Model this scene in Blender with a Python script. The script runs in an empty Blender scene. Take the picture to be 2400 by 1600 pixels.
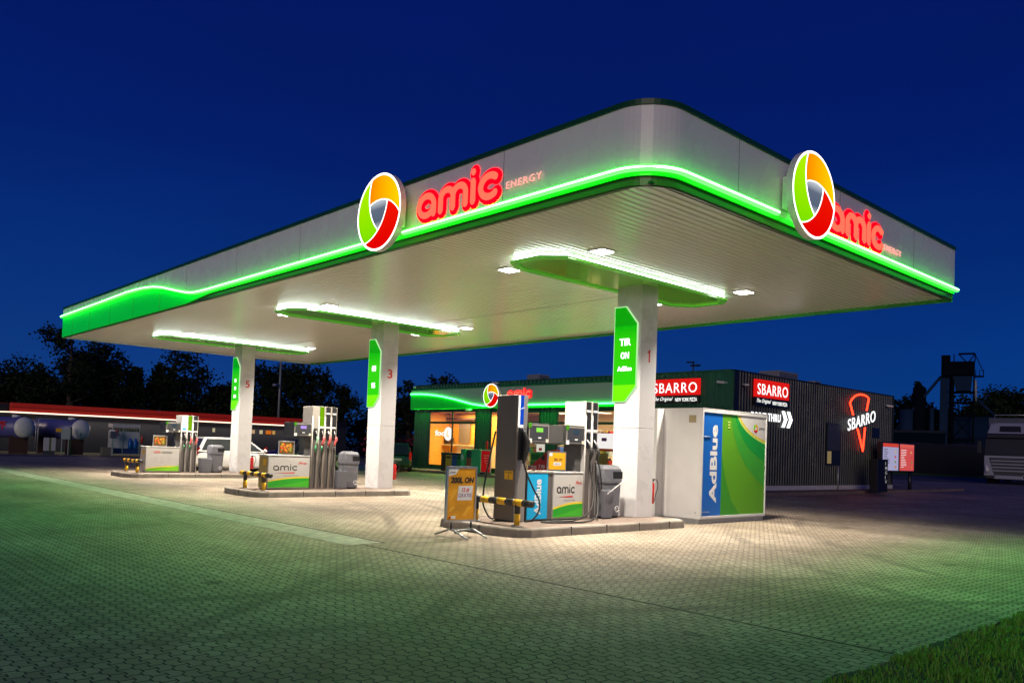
import bpy, bmesh, math, random
from mathutils import Vector, Matrix, geometry
random.seed(7)
PI = math.pi
sc = bpy.context.scene
COL = sc.collection
# ------------------------------------------------------------------ camera
def cam_setup():
    f, yaw, pitch, roll, cx, cy = 1918.92, 0.7475, 0.0363, 0.0371, 1212.44, 979.49
    F = Vector((math.sin(yaw)*math.cos(pitch), math.cos(yaw)*math.cos(pitch), math.sin(pitch)))
    R = Vector((math.cos(yaw), -math.sin(yaw), 0)); U = R.cross(F)
    R2 = R*math.cos(roll)+U*math.sin(roll); U2 = -R*math.sin(roll)+U*math.cos(roll)
    cd = bpy.data.cameras.new('camera'); co = bpy.data.objects.new('camera', cd); COL.objects.link(co)
    m = Matrix.Identity(4)
    for i in range(3):
        m[i][0], m[i][1], m[i][2] = R2[i], U2[i], -F[i]
    m[0][3], m[1][3], m[2][3] = 0, 0, 1.5
    co.matrix_world = m
    cd.sensor_width = 36; cd.lens = 36*f/2400
    cd.shift_x = (1200-cx)/2400; cd.shift_y = (cy-800)/2400
    cd.clip_start = .1; cd.clip_end = 1500
    sc.camera = co
cam_setup()
# ------------------------------------------------------------------ world: blue hour sky
w = bpy.data.worlds.new('World'); sc.world = w; w.use_nodes = True
nt = w.node_tree; nt.nodes.clear()
out = nt.nodes.new('ShaderNodeOutputWorld'); bg = nt.nodes.new('ShaderNodeBackground')
sky = nt.nodes.new('ShaderNodeTexSky'); sky.sky_type = 'NISHITA'; sky.sun_disc = False
sky.sun_elevation = math.radians(-4.5); sky.sun_rotation = math.radians(20)
tc = nt.nodes.new('ShaderNodeTexCoord'); sp = nt.nodes.new('ShaderNodeSeparateXYZ')
rp = nt.nodes.new('ShaderNodeValToRGB'); el = rp.color_ramp.elements
el[0].position = 0.0; el[0].color = (.0006, .040, .185, 1)
el[1].position = .60; el[1].color = (.0006, .0045, .085, 1)
e = el.new(.14); e.color = (.0005, .026, .17, 1)
e = el.new(.32); e.color = (.0004, .0105, .120, 1)
mx = nt.nodes.new('ShaderNodeMixRGB'); mx.blend_type = 'ADD'; mx.inputs[0].default_value = .02
nt.links.new(tc.outputs['Generated'], sp.inputs[0]); nt.links.new(sp.outputs[2], rp.inputs[0])
nz0 = nt.nodes.new('ShaderNodeTexNoise'); nz0.inputs['Scale'].default_value = 2.2; nz0.inputs['Detail'].default_value = 6
mp0 = nt.nodes.new('ShaderNodeMapping'); mp0.inputs['Scale'].default_value = (1, 1, 3.5); nt.links.new(tc.outputs['Generated'], mp0.inputs[0]); nt.links.new(mp0.outputs[0], nz0.inputs['Vector'])
mr0 = nt.nodes.new('ShaderNodeMapRange'); mr0.inputs[3].default_value = .80; mr0.inputs[4].default_value = 1.22; nt.links.new(nz0.outputs['Fac'], mr0.inputs[0])
vm0 = nt.nodes.new('ShaderNodeVectorMath'); vm0.operation = 'SCALE'; nt.links.new(rp.outputs[0], vm0.inputs[0]); nt.links.new(mr0.outputs[0], vm0.inputs['Scale'])
nt.links.new(vm0.outputs[0], mx.inputs[1]); nt.links.new(sky.outputs[0], mx.inputs[2])
nt.links.new(mx.outputs[0], bg.inputs[0]); bg.inputs[1].default_value = 1.14
nt.links.new(bg.outputs[0], out.inputs[0])
sl = bpy.data.lights.new('fill_sun', 'SUN'); sl.energy = .78; sl.angle = math.radians(25); sl.color = (1, .80, .68)
so = bpy.data.objects.new('fill_sun', sl); COL.objects.link(so)      # weak warm fill added behind the camera to lift the canopy fascia
so.rotation_euler = Vector((-.84, -.62, .21)).to_track_quat('Z', 'Y').to_euler()
sc.view_settings.view_transform = 'Standard'; sc.view_settings.look = 'None'
sc.view_settings.exposure = 0.0; sc.view_settings.gamma = 1
try:
    sc.cycles.use_denoising = True; sc.cycles.max_bounces = 6; sc.cycles.diffuse_bounces = 3
    sc.cycles.glossy_bounces = 3; sc.cycles.transmission_bounces = 6; sc.cycles.sample_clamp_indirect = 4
    sc.cycles.caustics_reflective = False; sc.cycles.caustics_refractive = False; sc.cycles.use_light_tree = True
except Exception: pass
SPOT_W = 305.0      # each canopy downlight
NEON_S = 9.5       # green tube radiance
STRIP_S = 11.0       # white strips of the ceiling fixtures
# ------------------------------------------------------------------ materials
MC = {}
def mat(name, col, rough=.5, metal=0., emit=None, es=1., spec=.5, noise=0., nscale=8., bump=0., bscale=60., coat=0.):
    if name in MC: return MC[name]
    m = bpy.data.materials.new(name); m.use_nodes = True; n = m.node_tree; b = n.nodes['Principled BSDF']
    b.inputs['Base Color'].default_value = (*col, 1); b.inputs['Roughness'].default_value = rough
    b.inputs['Metallic'].default_value = metal; b.inputs['Specular IOR Level'].default_value = spec
    b.inputs['Coat Weight'].default_value = coat; b.inputs['Coat Roughness'].default_value = .16
    if emit:
        b.inputs['Emission Color'].default_value = (*emit, 1); b.inputs['Emission Strength'].default_value = es
    if noise > 0:
        t = n.nodes.new('ShaderNodeTexCoord'); x = n.nodes.new('ShaderNodeTexNoise'); x.inputs['Scale'].default_value = nscale
        x.inputs['Detail'].default_value = 5
        r = n.nodes.new('ShaderNodeValToRGB'); r.color_ramp.elements[0].position = .3; r.color_ramp.elements[1].position = .72
        r.color_ramp.elements[0].color = (*[c*(1-noise) for c in col], 1); r.color_ramp.elements[1].color = (*[min(1, c*(1+noise*.5)) for c in col], 1)
        n.links.new(t.outputs['Object'], x.inputs['Vector']); n.links.new(x.outputs['Fac'], r.inputs[0]); n.links.new(r.outputs[0], b.inputs['Base Color'])
        q = n.nodes.new('ShaderNodeMapRange'); q.inputs[3].default_value = max(0, rough-.12); q.inputs[4].default_value = min(1, rough+.15)
        n.links.new(x.outputs['Fac'], q.inputs[0]); n.links.new(q.outputs[0], b.inputs['Roughness'])
    if bump > 0:
        t2 = n.nodes.new('ShaderNodeTexCoord'); x2 = n.nodes.new('ShaderNodeTexNoise'); x2.inputs['Scale'].default_value = bscale
        bp = n.nodes.new('ShaderNodeBump'); bp.inputs['Strength'].default_value = bump; bp.inputs['Distance'].default_value = .01
        n.links.new(t2.outputs['Object'], x2.inputs['Vector']); n.links.new(x2.outputs['Fac'], bp.inputs['Height']); n.links.new(bp.outputs[0], b.inputs['Normal'])
    MC[name] = m; return m
def em(name, col, s):
    return mat(name, (0, 0, 0), .5, emit=col, es=s, spec=0)
white = mat('white_paint', (.66, .66, .65), .35, noise=.05, nscale=3)
colwhite = mat('column_cladding', (.60, .595, .61), .28, noise=.04, nscale=2)
grey = mat('fascia_grey', (.80, .78, .78), .25, noise=.04, nscale=1.5)
green = mat('green_panel_glow', (.0, .80, .01), .35, coat=.2, emit=(0, 1, 0), es=.22)  # own glow stands in for neon light falling on the panel
dkgreen = mat('dark_green_paint', (.01, .09, .03), .4)
steel = mat('brushed_steel', (.52, .49, .45), .34, .75, noise=.08, nscale=20)
pumpgrey = mat('pump_grey_paint', (.42, .39, .35), .4, .2, noise=.06, nscale=9)
pumpdark = mat('pump_dark_grey', (.07, .07, .07), .45, noise=.1)
pumpwhite = mat('pump_white', (.52, .51, .49), .35, noise=.04)
black = mat('black_plastic', (.012, .012, .014), .4)
rubber = mat('black_rubber', (.012, .012, .012), .5)
plastic = mat('grey_bin_plastic', (.13, .135, .16), .5, noise=.12, nscale=14)
yellow = mat('safety_yellow', (.75, .42, .01), .45, noise=.1, nscale=20)
safeblack = mat('safety_black', (.015, .015, .015), .45)
concrete = mat('kerb_concrete', (.24, .215, .185), .85, noise=.28, nscale=5, bump=.25, bscale=90)
islandtop = mat('island_paving', (.22, .165, .135), .85, noise=.25, nscale=9, bump=.2, bscale=70)
alu = mat('aluminium', (.72, .72, .72), .3, .9)
galv = mat('galvanised_steel', (.45, .47, .47), .45, .7, noise=.15)
glass = None
def glassmat(name='window_glass', tint=(.9, .95, .95)):
    m = bpy.data.materials.new(name); m.use_nodes = True; n = m.node_tree; n.nodes.clear()
    o = n.nodes.new('ShaderNodeOutputMaterial'); t = n.nodes.new('ShaderNodeBsdfTransparent'); g = n.nodes.new('ShaderNodeBsdfGlossy')
    t.inputs[0].default_value = (*tint, 1); g.inputs['Roughness'].default_value = .03
    x = n.nodes.new('ShaderNodeMixShader'); x.inputs[0].default_value = .10
    n.links.new(t.outputs[0], x.inputs[1]); n.links.new(g.outputs[0], x.inputs[2]); n.links.new(x.outputs[0], o.inputs[0])
    return m
glass = glassmat()
red = mat('red_paint', (.55, .012, .01), .35)
carglass = mat('car_glass', (.02, .025, .03), .06, spec=.8)
tyre = mat('tyre_rubber', (.015, .015, .015), .7)
# ------------------------------------------------------------------ object helpers
WL = {}
def tag(o, label=None, cat=None, group=None, kind=None):
    if label: o['label'] = label
    if cat: o['category'] = cat
    if group: o['group'] = group
    if kind: o['kind'] = kind
    return o
def thing(name, loc, label, cat, group=None):
    o = bpy.data.objects.new(name, None); COL.objects.link(o); o.location = loc; o.empty_display_size = .2
    WL[o.name] = Vector(loc); return tag(o, label, cat, group)
class MB:
    def __init__(s): s.v = []; s.f = []; s.mi = []; s.mats = []; s.sm = []
    def _m(s, m):
        if m is None: return 0
        if m not in s.mats: s.mats.append(m)
        return s.mats.index(m)
    def add(s, vs, fs, m=None, smooth=False):
        o = len(s.v); s.v += [Vector(p) for p in vs]; k = s._m(m)
        for f in fs: s.f.append([o+i for i in f]); s.mi.append(k); s.sm.append(smooth)
        return s
    def box(s, x0, x1, y0, y1, z0, z1, m=None):
        return s.add([(x, y, z) for z in (z0, z1) for y in (y0, y1) for x in (x0, x1)],
                     [(0, 2, 3, 1), (4, 5, 7, 6), (0, 1, 5, 4), (2, 6, 7, 3), (0, 4, 6, 2), (1, 3, 7, 5)], m)
    def quad(s, a, b, c, d, m=None): return s.add([a, b, c, d], [(0, 1, 2, 3)], m)
    def prism(s, pts, vec, m=None):            # closed polygon (3D points, planar) extruded along vec
        n = len(pts); vec = Vector(vec); P = [Vector(p) for p in pts]
        tri = geometry.tessellate_polygon([P])
        fs = [tuple(t) for t in tri] + [tuple(n+i for i in reversed(t)) for t in tri] + [(i, (i+1) % n, n+(i+1) % n, n+i) for i in range(n)]
        return s.add(P+[p+vec for p in P], fs, m)
    def tube(s, pts, r, m=None, seg=8, caps=True, squash=None, smooth=True):
        P = [Vector(p) for p in pts]; rr = r if isinstance(r, (list, tuple)) else [r]*len(P)
        vs = []; fs = []; up = None
        for i, p in enumerate(P):
            d = (P[min(i+1, len(P)-1)]-P[max(i-1, 0)])
            d = d.normalized() if d.length > 1e-9 else Vector((0, 0, 1))
            if squash is not None:
                a = squash[0]; b = d.cross(a).normalized(); sa = squash[1]
            else:
                if up is None: up = Vector((0, 0, 1)) if abs(d.z) < .9 else Vector((1, 0, 0))
                a = (up-d*up.dot(d)).normalized(); up = a; b = d.cross(a); sa = 1.
            for k in range(seg):
                t = 2*PI*k/seg; vs.append(p+a*(math.cos(t)*rr[i]*sa)+b*(math.sin(t)*rr[i]))
        for i in range(len(P)-1):
            for k in range(seg):
                k2 = (k+1) % seg; fs.append((i*seg+k, i*seg+k2, (i+1)*seg+k2, (i+1)*seg+k))
        if caps: fs += [tuple(reversed(range(seg))), tuple((len(P)-1)*seg+k for k in range(seg))]
        return s.add(vs, fs, m, smooth)
    def cyl(s, p0, p1, r0, r1=None, m=None, seg=16, smooth=True): return s.tube([p0, p1], [r0, r1 if r1 is not None else r0], m, seg, True, None, smooth)
    def ball(s, c, r, m=None, seg=10, rings=7, sc=(1, 1, 1)):
        vs = []; fs = []
        for i in range(rings+1):
            t = PI*i/rings
            for k in range(seg):
                a = 2*PI*k/seg; vs.append(Vector(c)+Vector((math.sin(t)*math.cos(a)*r*sc[0], math.sin(t)*math.sin(a)*r*sc[1], math.cos(t)*r*sc[2])))
        for i in range(rings):
            for k in range(seg): fs.append((i*seg+k, (i+1)*seg+k, (i+1)*seg+(k+1) % seg, i*seg+(k+1) % seg))
        return s.add(vs, fs, m, True)
    def build(s, name, m=None, parent=None, bevel=0, seg=2, **tg):
        me = bpy.data.meshes.new(name); off = WL[parent.name] if parent else Vector((0, 0, 0))
        me.from_pydata([tuple(v-off) for v in s.v], [], s.f)
        ml = s.mats if s.mats else [m]
        if m is not None and s.mats and m not in s.mats: pass
        for x in ml: me.materials.append(x)
        if s.mats: me.polygons.foreach_set('material_index', s.mi)
        me.polygons.foreach_set('use_smooth', s.sm)
        me.update()
        o = bpy.data.objects.new(name, me); COL.objects.link(o)
        if parent: o.parent = parent
        WL[o.name] = off
        if bevel:
            bv = o.modifiers.new('bevel', 'BEVEL'); bv.width = bevel; bv.segments = seg; bv.limit_method = 'ANGLE'; bv.angle_limit = .6
        tag(o, **tg); return o
def box(name, x0, x1, y0, y1, z0, z1, m, parent=None, bevel=0, **tg): return MB().box(x0, x1, y0, y1, z0, z1).build(name, m, parent, bevel, **tg)
XR = Vector((1, 0, 0)); YR = Vector((0, -1, 0)); UP = Vector((0, 0, 1))
TXT = {}
def text_geo(body, bold, shear, spacing):
    key = (body, bold, shear, spacing)
    if key in TXT: return TXT[key]
    cu = bpy.data.curves.new('t', 'FONT'); cu.body = body; cu.offset = bold; cu.shear = shear; cu.space_character = spacing
    cu.size = 1; cu.resolution_u = 3; cu.fill_mode = 'FRONT' if hasattr(cu, 'fill_mode') else cu.fill_mode
    cu.extrude = .01
    try: cu.fill_mode = 'BOTH'
    except Exception: pass
    o = bpy.data.objects.new('t', cu); COL.objects.link(o)
    dg = bpy.context.evaluated_depsgraph_get(); me = bpy.data.meshes.new_from_object(o.evaluated_get(dg))
    vs = [v.co.copy() for v in me.vertices]; fs = [tuple(p.vertices) for p in me.polygons]
    bpy.data.objects.remove(o); bpy.data.meshes.remove(me); bpy.data.curves.remove(cu)
    x0 = min(v.x for v in vs); x1 = max(v.x for v in vs); y0 = min(v.y for v in vs); y1 = max(v.y for v in vs)
    TXT[key] = ([Vector(((v.x-x0)/(x1-x0), (v.y-y0)/(y1-y0), (v.z+.01)/.02)) for v in vs], fs); return TXT[key]
def text(mb, body, o, right, up, W, H, m=None, depth=.004, bold=0., shear=0., spacing=1.):
    """fills a W x H rectangle whose lower left corner is o"""
    vs, fs = text_geo(body, bold, shear, spacing); right = Vector(right); up = Vector(up); n = right.cross(up); o = Vector(o)
    mb.add([o+right*(v.x*W)+up*(v.y*H)+n*(v.z*depth) for v in vs], fs, m); return mb
def arc(cx, cy, r, a0, a1, n=14): return [(cx+r*math.cos(math.radians(a0+(a1-a0)*i/n)), cy+r*math.sin(math.radians(a0+(a1-a0)*i/n))) for i in range(n+1)]
AMIC = [arc(.45, .45, .45, 0, 360, 24), [(.9, .52), (.9, 0)],
        [(1.3, 0)]+arc(1.65, .55, .35, 180, 0, 10)+[(2.0, 0)], [(2.0, .5)]+arc(2.35, .55, .35, 180, 0, 10)+[(2.7, 0)],
        [(3.1, 0), (3.1, .88)], [(3.1, 1.28), (3.1, 1.29)], arc(3.95, .45, .45, 48, 312, 20)]
AW = 4.25
def amic(mb, o, right, up, W, H, r, m, depth=.5):
    """rounded letters; o = lower left of the x height box, H = x height"""
    right = Vector(right); up = Vector(up); n = right.cross(up); o = Vector(o); sx = W/AW; sy = H/.9
    for p in AMIC:
        P = [o+right*(x*sx)+up*(y*sy) for x, y in p]
        mb.tube(P, r, m, 8, True, (n, depth))
        for q in (P[0], P[-1]):
            vs = []; fs = []
            for i in range(5):
                t = PI/2*i/4
                for k in range(10):
                    a = 2*PI*k/10; vs.append(q+right*(math.cos(t)*math.cos(a)*r)+up*(math.cos(t)*math.sin(a)*r)+n*(math.sin(t)*r*depth*1.02))
            for i in range(4):
                for k in range(10): fs.append((i*10+k, i*10+(k+1) % 10, (i+1)*10+(k+1) % 10, (i+1)*10+k))
            mb.add(vs, fs, m, True)
    return mb
def area_light(name, loc, size, power, col, parent, rot=(0, 0, 0), sy=None, spread=PI):
    l = bpy.data.lights.new(name, 'AREA'); l.shape = 'DISK' if sy is None else 'RECTANGLE'; l.size = size
    if sy: l.size_y = sy
    l.energy = power; l.color = col; l.spread = spread
    o = bpy.data.objects.new(name, l); COL.objects.link(o); o.location = Vector(loc)-(WL[parent.name] if parent else Vector()); o.rotation_euler = rot
    if parent: o.parent = parent
    return o
# ================================================================== GROUND
def paver_material():
    m = bpy.data.materials.new('interlocking_pavers'); m.use_nodes = True; n = m.node_tree; L = n.links; b = n.nodes['Principled BSDF']
    def N(t, **k):
        x = n.nodes.new(t)
        for a, v in k.items(): setattr(x, a, v)
        return x
    def M(op, a, b_=None, c=None):
        x = N('ShaderNodeMath', operation=op)
        for i, v in enumerate((a, b_, c)):
            if v is None: continue
            if isinstance(v, (int, float)): x.inputs[i].default_value = v
            else: L.new(v, x.inputs[i])
        return x.outputs[0]
    g = N('ShaderNodeNewGeometry'); s = N('ShaderNodeSeparateXYZ'); L.new(g.outputs['Position'], s.inputs[0])
    wob = N('ShaderNodeTexNoise'); wob.inputs['Scale'].default_value = 1.3; L.new(g.outputs['Position'], wob.inputs['Vector'])
    wv = M('MULTIPLY', M('SUBTRACT', wob.outputs['Fac'], .5), .03)
    X0, Y0 = M('ADD', s.outputs[0], wv), M('ADD', s.outputs[1], wv)
    sel = M('GREATER_THAN', s.outputs[0], 6.62)
    def pat(X, Y):
        tri = M('PINGPONG', Y, .0825); z = M('MULTIPLY', M('SUBTRACT', M('MINIMUM', M('MAXIMUM', tri, .030), .052), .041), 1.25)
        v = M('ADD', X, z)
        u = M('ADD', Y, M('MULTIPLY', M('PINGPONG', X, .049), .0))
        cb = N('ShaderNodeCombineXYZ'); L.new(u, cb.inputs[0]); L.new(v, cb.inputs[1])
        br = N('ShaderNodeTexBrick'); L.new(cb.outputs[0], br.inputs['Vector']); br.inputs['Scale'].default_value = 1
        br.inputs['Brick Width'].default_value = .165; br.inputs['Row Height'].default_value = .098; br.inputs['Mortar Size'].default_value = .0072
        br.inputs['Mortar Smooth'].default_value = .25; br.inputs['Color1'].default_value = (.20, .20, .20, 1); br.inputs['Color2'].default_value = (1, 1, 1, 1)
        br.inputs['Mortar'].default_value = (0, 0, 0, 1); br.inputs['Bias'].default_value = 0
        return br
    A = pat(X0, Y0); Bp = pat(Y0, X0)
    def mixf(a, c):
        x = N('ShaderNodeMixRGB'); L.new(sel, x.inputs[0]); L.new(a, x.inputs[1]); L.new(c, x.inputs[2]); return x.outputs[0]
    fac = mixf(A.outputs['Fac'], Bp.outputs['Fac']); bc = mixf(A.outputs['Color'], Bp.outputs['Color'])
    big = N('ShaderNodeTexNoise'); big.inputs['Scale'].default_value = .35; big.inputs['Detail'].default_value = 8; big.inputs['Roughness'].default_value = .65
    fine = N('ShaderNodeTexNoise'); fine.inputs['Scale'].default_value = 140; fine.inputs['Detail'].default_value = 3
    med = N('ShaderNodeTexNoise'); med.inputs['Scale'].default_value = 4; med.inputs['Detail'].default_value = 6
    for q in (big, fine, med): L.new(g.outputs['Position'], q.inputs['Vector'])
    ramp = N('ShaderNodeValToRGB'); L.new(big.outputs['Fac'], ramp.inputs[0]); E = ramp.color_ramp.elements
    E[0].position = .32; E[0].color = (.23, .185, .135, 1); E[1].position = .7; E[1].color = (.46, .385, .30, 1)
    tone = M('ADD', M('MULTIPLY', bc, .35), .72)
    tone = M('MULTIPLY', tone, M('ADD', M('MULTIPLY', fine.outputs['Fac'], .5), .75))
    tone = M('MULTIPLY', tone, M('ADD', M('MULTIPLY', med.outputs['Fac'], .7), .65))
    mp = N('ShaderNodeMapping'); mp.inputs['Scale'].default_value = (.55, .06, 1); mp.inputs['Rotation'].default_value = (0, 0, .12); L.new(g.outputs['Position'], mp.inputs[0]); stn = N('ShaderNodeTexNoise'); stn.inputs['Scale'].default_value = 1.6; stn.inputs['Detail'].default_value = 4; L.new(mp.outputs[0], stn.inputs['Vector'])
    tone = M('MULTIPLY', tone, M('ADD', M('MULTIPLY', stn.outputs['Fac'], .9), .55))
    c1 = N('ShaderNodeMixRGB', blend_type='MULTIPLY'); c1.inputs[0].default_value = 1; L.new(ramp.outputs[0], c1.inputs[1])
    cmb = N('ShaderNodeCombineXYZ'); [L.new(tone, cmb.inputs[i]) for i in range(3)]; L.new(cmb.outputs[0], c1.inputs[2])
    vor = N('ShaderNodeTexVoronoi'); vor.inputs['Scale'].default_value = .75; L.new(g.outputs['Position'], vor.inputs['Vector'])
    vo2 = N('ShaderNodeTexVoronoi'); vo2.inputs['Scale'].default_value = 2.7; L.new(g.outputs['Position'], vo2.inputs['Vector'])
    spot = M('MAXIMUM', M('LESS_THAN', M('ADD', vor.outputs['Distance'], M('MULTIPLY', med.outputs['Fac'], .22)), .19), M('LESS_THAN', M('ADD', vo2.outputs['Distance'], M('MULTIPLY', fine.outputs['Fac'], .1)), .11))
    c2 = N('ShaderNodeMixRGB'); L.new(M('MULTIPLY', spot, .6), c2.inputs[0]); L.new(c1.outputs[0], c2.inputs[1]); c2.inputs[2].default_value = (.06, .05, .045, 1)
    c3 = N('ShaderNodeMixRGB'); L.new(fac, c3.inputs[0]); L.new(c2.outputs[0], c3.inputs[1]); c3.inputs[2].default_value = (.010, .008, .006, 1); b.inputs['Specular IOR Level'].default_value = .18
    def ringm(cx, cy, r, wd):
        vs_ = N('ShaderNodeVectorMath', operation='DISTANCE'); vs_.inputs[1].default_value = (cx, cy, 0); L.new(g.outputs['Position'], vs_.inputs[0])
        dd = M('ABSOLUTE', M('SUBTRACT', vs_.outputs['Value'], r)); q = N('ShaderNodeMapRange'); q.inputs[1].default_value = wd*.4; q.inputs[2].default_value = wd; q.inputs[3].default_value = 1; q.inputs[4].default_value = 0; L.new(dd, q.inputs[0]); return q.outputs[0]
    tm = None
    for (cx, cy, r) in ((-9, 24, 21.0), (-9, 24, 22.6), (26, -6, 17.5), (26, -6, 19.1), (-2, -16, 22.5), (-2, -16, 24.1)):
        q = ringm(cx, cy, r, .16); tm = q if tm is None else M('MAXIMUM', tm, q)
    tm = M('MULTIPLY', tm, M('MULTIPLY', M('MAXIMUM', M('SUBTRACT', big.outputs['Fac'], .38), 0), 2.2))
    c4 = N('ShaderNodeMixRGB'); L.new(tm, c4.inputs[0]); L.new(c3.outputs[0], c4.inputs[1]); c4.inputs[2].default_value = (.055, .045, .04, 1)
    L.new(c4.outputs[0], b.inputs['Base Color'])
    L.new(M('ADD', M('MULTIPLY', med.outputs['Fac'], .35), .42), b.inputs['Roughness'])
    hgt = M('ADD', M('SUBTRACT', 1, fac), M('ADD', M('MULTIPLY', fine.outputs['Fac'], .25), M('MULTIPLY', bc, .25)))
    bp = N('ShaderNodeBump'); bp.inputs['Strength'].default_value = .9; bp.inputs['Distance'].default_value = .015; L.new(hgt, bp.inputs['Height']); L.new(bp.outputs[0], b.inputs['Normal'])
    return m
pav = paver_material()
asph = mat('asphalt', (.055, .055, .06), .8, noise=.25, nscale=3, bump=.3, bscale=60)
soil = mat('dark_soil_and_grass', (.02, .035, .012), .95, noise=.5, nscale=1.2, bump=.5, bscale=8)
MB().quad((-700, -200, -.03), (900, -200, -.03), (900, 1000, -.03), (-700, 1000, -.03)).build('ground', soil, kind='structure')
MB().prism([(-60, -15, 0), (4.2, -15, 0), (4.2, 2.62, 0), (72, 2.62, 0), (72, 53, 0), (-60, 53, 0)], (0, 0, -.02)).build('paved_forecourt', pav, kind='structure')
MB().box(-60, 75, 53.02, 56.4, -.02, .002).build('asphalt_lane', asph, kind='structure')
MB().prism([(72.05, -40, 0), (104, -40, 0), (104, 160, 0), (72.05, 160, 0)], (0, 0, -.015)).build('road', asph, kind='structure')
strip = mat('drain_strip_concrete', (.35, .32, .27), .7, noise=.45, nscale=5, bump=.3, bscale=50)
mb = MB()
y = 10.4
while y < 48:
    mb.box(6.34, 6.98, y, y+.985, -.01, .005); y += 1.0
mb.build('drain_strip', strip, bevel=.004, kind='structure')
seam = mat('seam_dark', (.03, .028, .022), .9)
MB().box(6.600, 6.622, 2.64, 10.38, -.01, .003).build('paving_seam', seam, kind='structure')
MB().box(7.0, 7.02, 10.4, 48, -.01, .004).build('drain_gap', seam, kind='structure')
# grass verge, bottom right
vbed = MB(); N_ = 60
vs = []; fs = []
for i in range(N_+1):
    for j in range(13):
        x = 4.25+i*(16/N_)
        yy = 2.60-j*.35-(.05*math.sin(x*3.1)+.03*math.sin(x*7.7) if j == 0 else 0)
        vs.append((x, yy, .012+.06*min(1, j/2)+.02*math.sin(x*2.3+j)*(j > 0)))
for i in range(N_):
    for j in range(12):
        a = i*13+j; fs.append((a, a+1, a+14, a+13))
vbed.add(vs, fs); vbed.build('grass_bank', soil, kind='structure')
gb = MB(); gmats = [mat('grass_blade_a', (.13, .40, .02), .6), mat('grass_blade_b', (.20, .50, .03), .6), mat('grass_blade_c', (.24, .26, .06), .7)]
R = random.Random(3)
cl = [(R.uniform(4.4, 13.5), R.uniform(.2, 2.55), R.uniform(.6, 1.5)) for _ in range(170)]
for i in range(60000):
    if R.random() < .5:
        c = R.choice(cl); x = R.gauss(c[0], .09); yy = R.gauss(c[1], .09); hs = c[2]
    else: x = R.uniform(4.3, 13.5); yy = 2.60-R.random()**1.15*2.2; hs = 1
    if yy > 2.56+.07*math.sin(x*5)+.06*math.sin(x*13+1)+.05*math.sin(x*31)+R.gauss(0, .035): continue
    h = R.uniform(.018, .055)*hs; a = R.uniform(0, 2*PI); lean = R.uniform(.1, .9)*h; wd = R.uniform(.0025, .005)
    dx, dy = math.cos(a), math.sin(a); z0 = .02+.05*min(1, (2.6-yy)/.7)
    p = Vector((x, yy, z0)); s_ = Vector((-dy, dx, 0))*wd
    q = p+Vector((dx*lean*.4, dy*lean*.4, h*.65)); t = p+Vector((dx*lean, dy*lean, h))
    gb.add([p-s_, p+s_, q+s_*.8, q-s_*.8, t], [(0, 1, 2, 3), (3, 2, 4)], gmats[0 if R.random() < .5 else (1 if R.random() < .8 else 2)])
tag(gb.build('grass'), 'green grass verge growing along the edge of the paving at lower right', 'grass', kind='stuff')
# ================================================================== CANOPY
CX0, CY0, CX1, CY1 = 8.41, 6.62, 19.02, 35.0
ZC, ZT = 5.12, 6.17
COLX0, COLX1 = 13.43, 13.96
COLY = [10.77, 20.42, 30.07]     # front faces of the three columns
canopy = thing('station_canopy', (13.7, 21, 0), 'large flat white canopy with rounded corner and glowing green edge over the pumps', 'canopy')
def neon_z(y):
    pts = [(0, 5.285), (21.0, 5.285), (21.7, 5.295), (22.3, 5.35), (23.3, 5.54), (24.2, 5.72), (24.96, 5.83), (26, 5.91), (27.4, 5.94), (30, 5.91), (35.2, 5.88)]
    for a, b in zip(pts, pts[1:]):
        if a[0] <= y <= b[0]:
            t = (y-a[0])/(b[0]-a[0]); t = t*t*(3-2*t) if a[0] in (21.0,) else t
            return a[1]+(b[1]-a[1])*t
    return pts[-1][1]
RAD = .62
path = []   # (x,y) from the far left end, round the near corner, to the right end
y = CY1
while y > CY0+RAD+.01: path.append((CX0, y)); y -= .4
for i in range(13):
    a = math.radians(180+90*i/12); path.append((CX0+RAD+RAD*math.cos(a), CY0+RAD+RAD*math.sin(a)))
x = CX0+RAD+.4
while x < CX1: path.append((x, CY0)); x += .5
path.append((CX1, CY0))
def offs(path, d):
    r = []
    for i, p in enumerate(path):
        a = Vector((*path[max(i-1, 0)], 0)); b = Vector((*path[min(i+1, len(path)-1)], 0)); t = (b-a).normalized(); nrm = Vector((t.y, -t.x, 0))
        if nrm.dot(Vector((path[i][0]-14, path[i][1]-20, 0))) < 0: nrm = -nrm
        r.append((p[0]+nrm.x*d, p[1]+nrm.y*d))
    return r
def band(path, z0f, z1f, m, name, par, thick=.03, **kw):
    inner = offs(path, -thick); vs = []; fs = []; n = len(path)
    for (x, y), (xi, yi) in zip(path, inner):
        z0 = z0f(y) if callable(z0f) else z0f; z1 = z1f(y) if callable(z1f) else z1f
        vs += [(x, y, z0), (x, y, z1), (xi, yi, z1), (xi, yi, z0)]
    for i in range(n-1):
        for k in range(4):
            k2 = (k+1) % 4; fs.append((i*4+k, i*4+k2, (i+1)*4+k2, (i+1)*4+k))
    fs += [(0, 3, 2, 1), ((n-1)*4, (n-1)*4+1, (n-1)*4+2, (n-1)*4+3)]
    b = MB().add(vs, fs); return b.build(name, m, par, **kw)
zn = lambda y: neon_z(y) if y > CY0+RAD else neon_z(0)
band(path, lambda y: zn(y)+.0, ZT, grey, 'fascia_panel', canopy)
def glow_low(y): return 5.21 if y < 21 else (5.21-.11*min(1, (y-21)/1.5))
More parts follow.
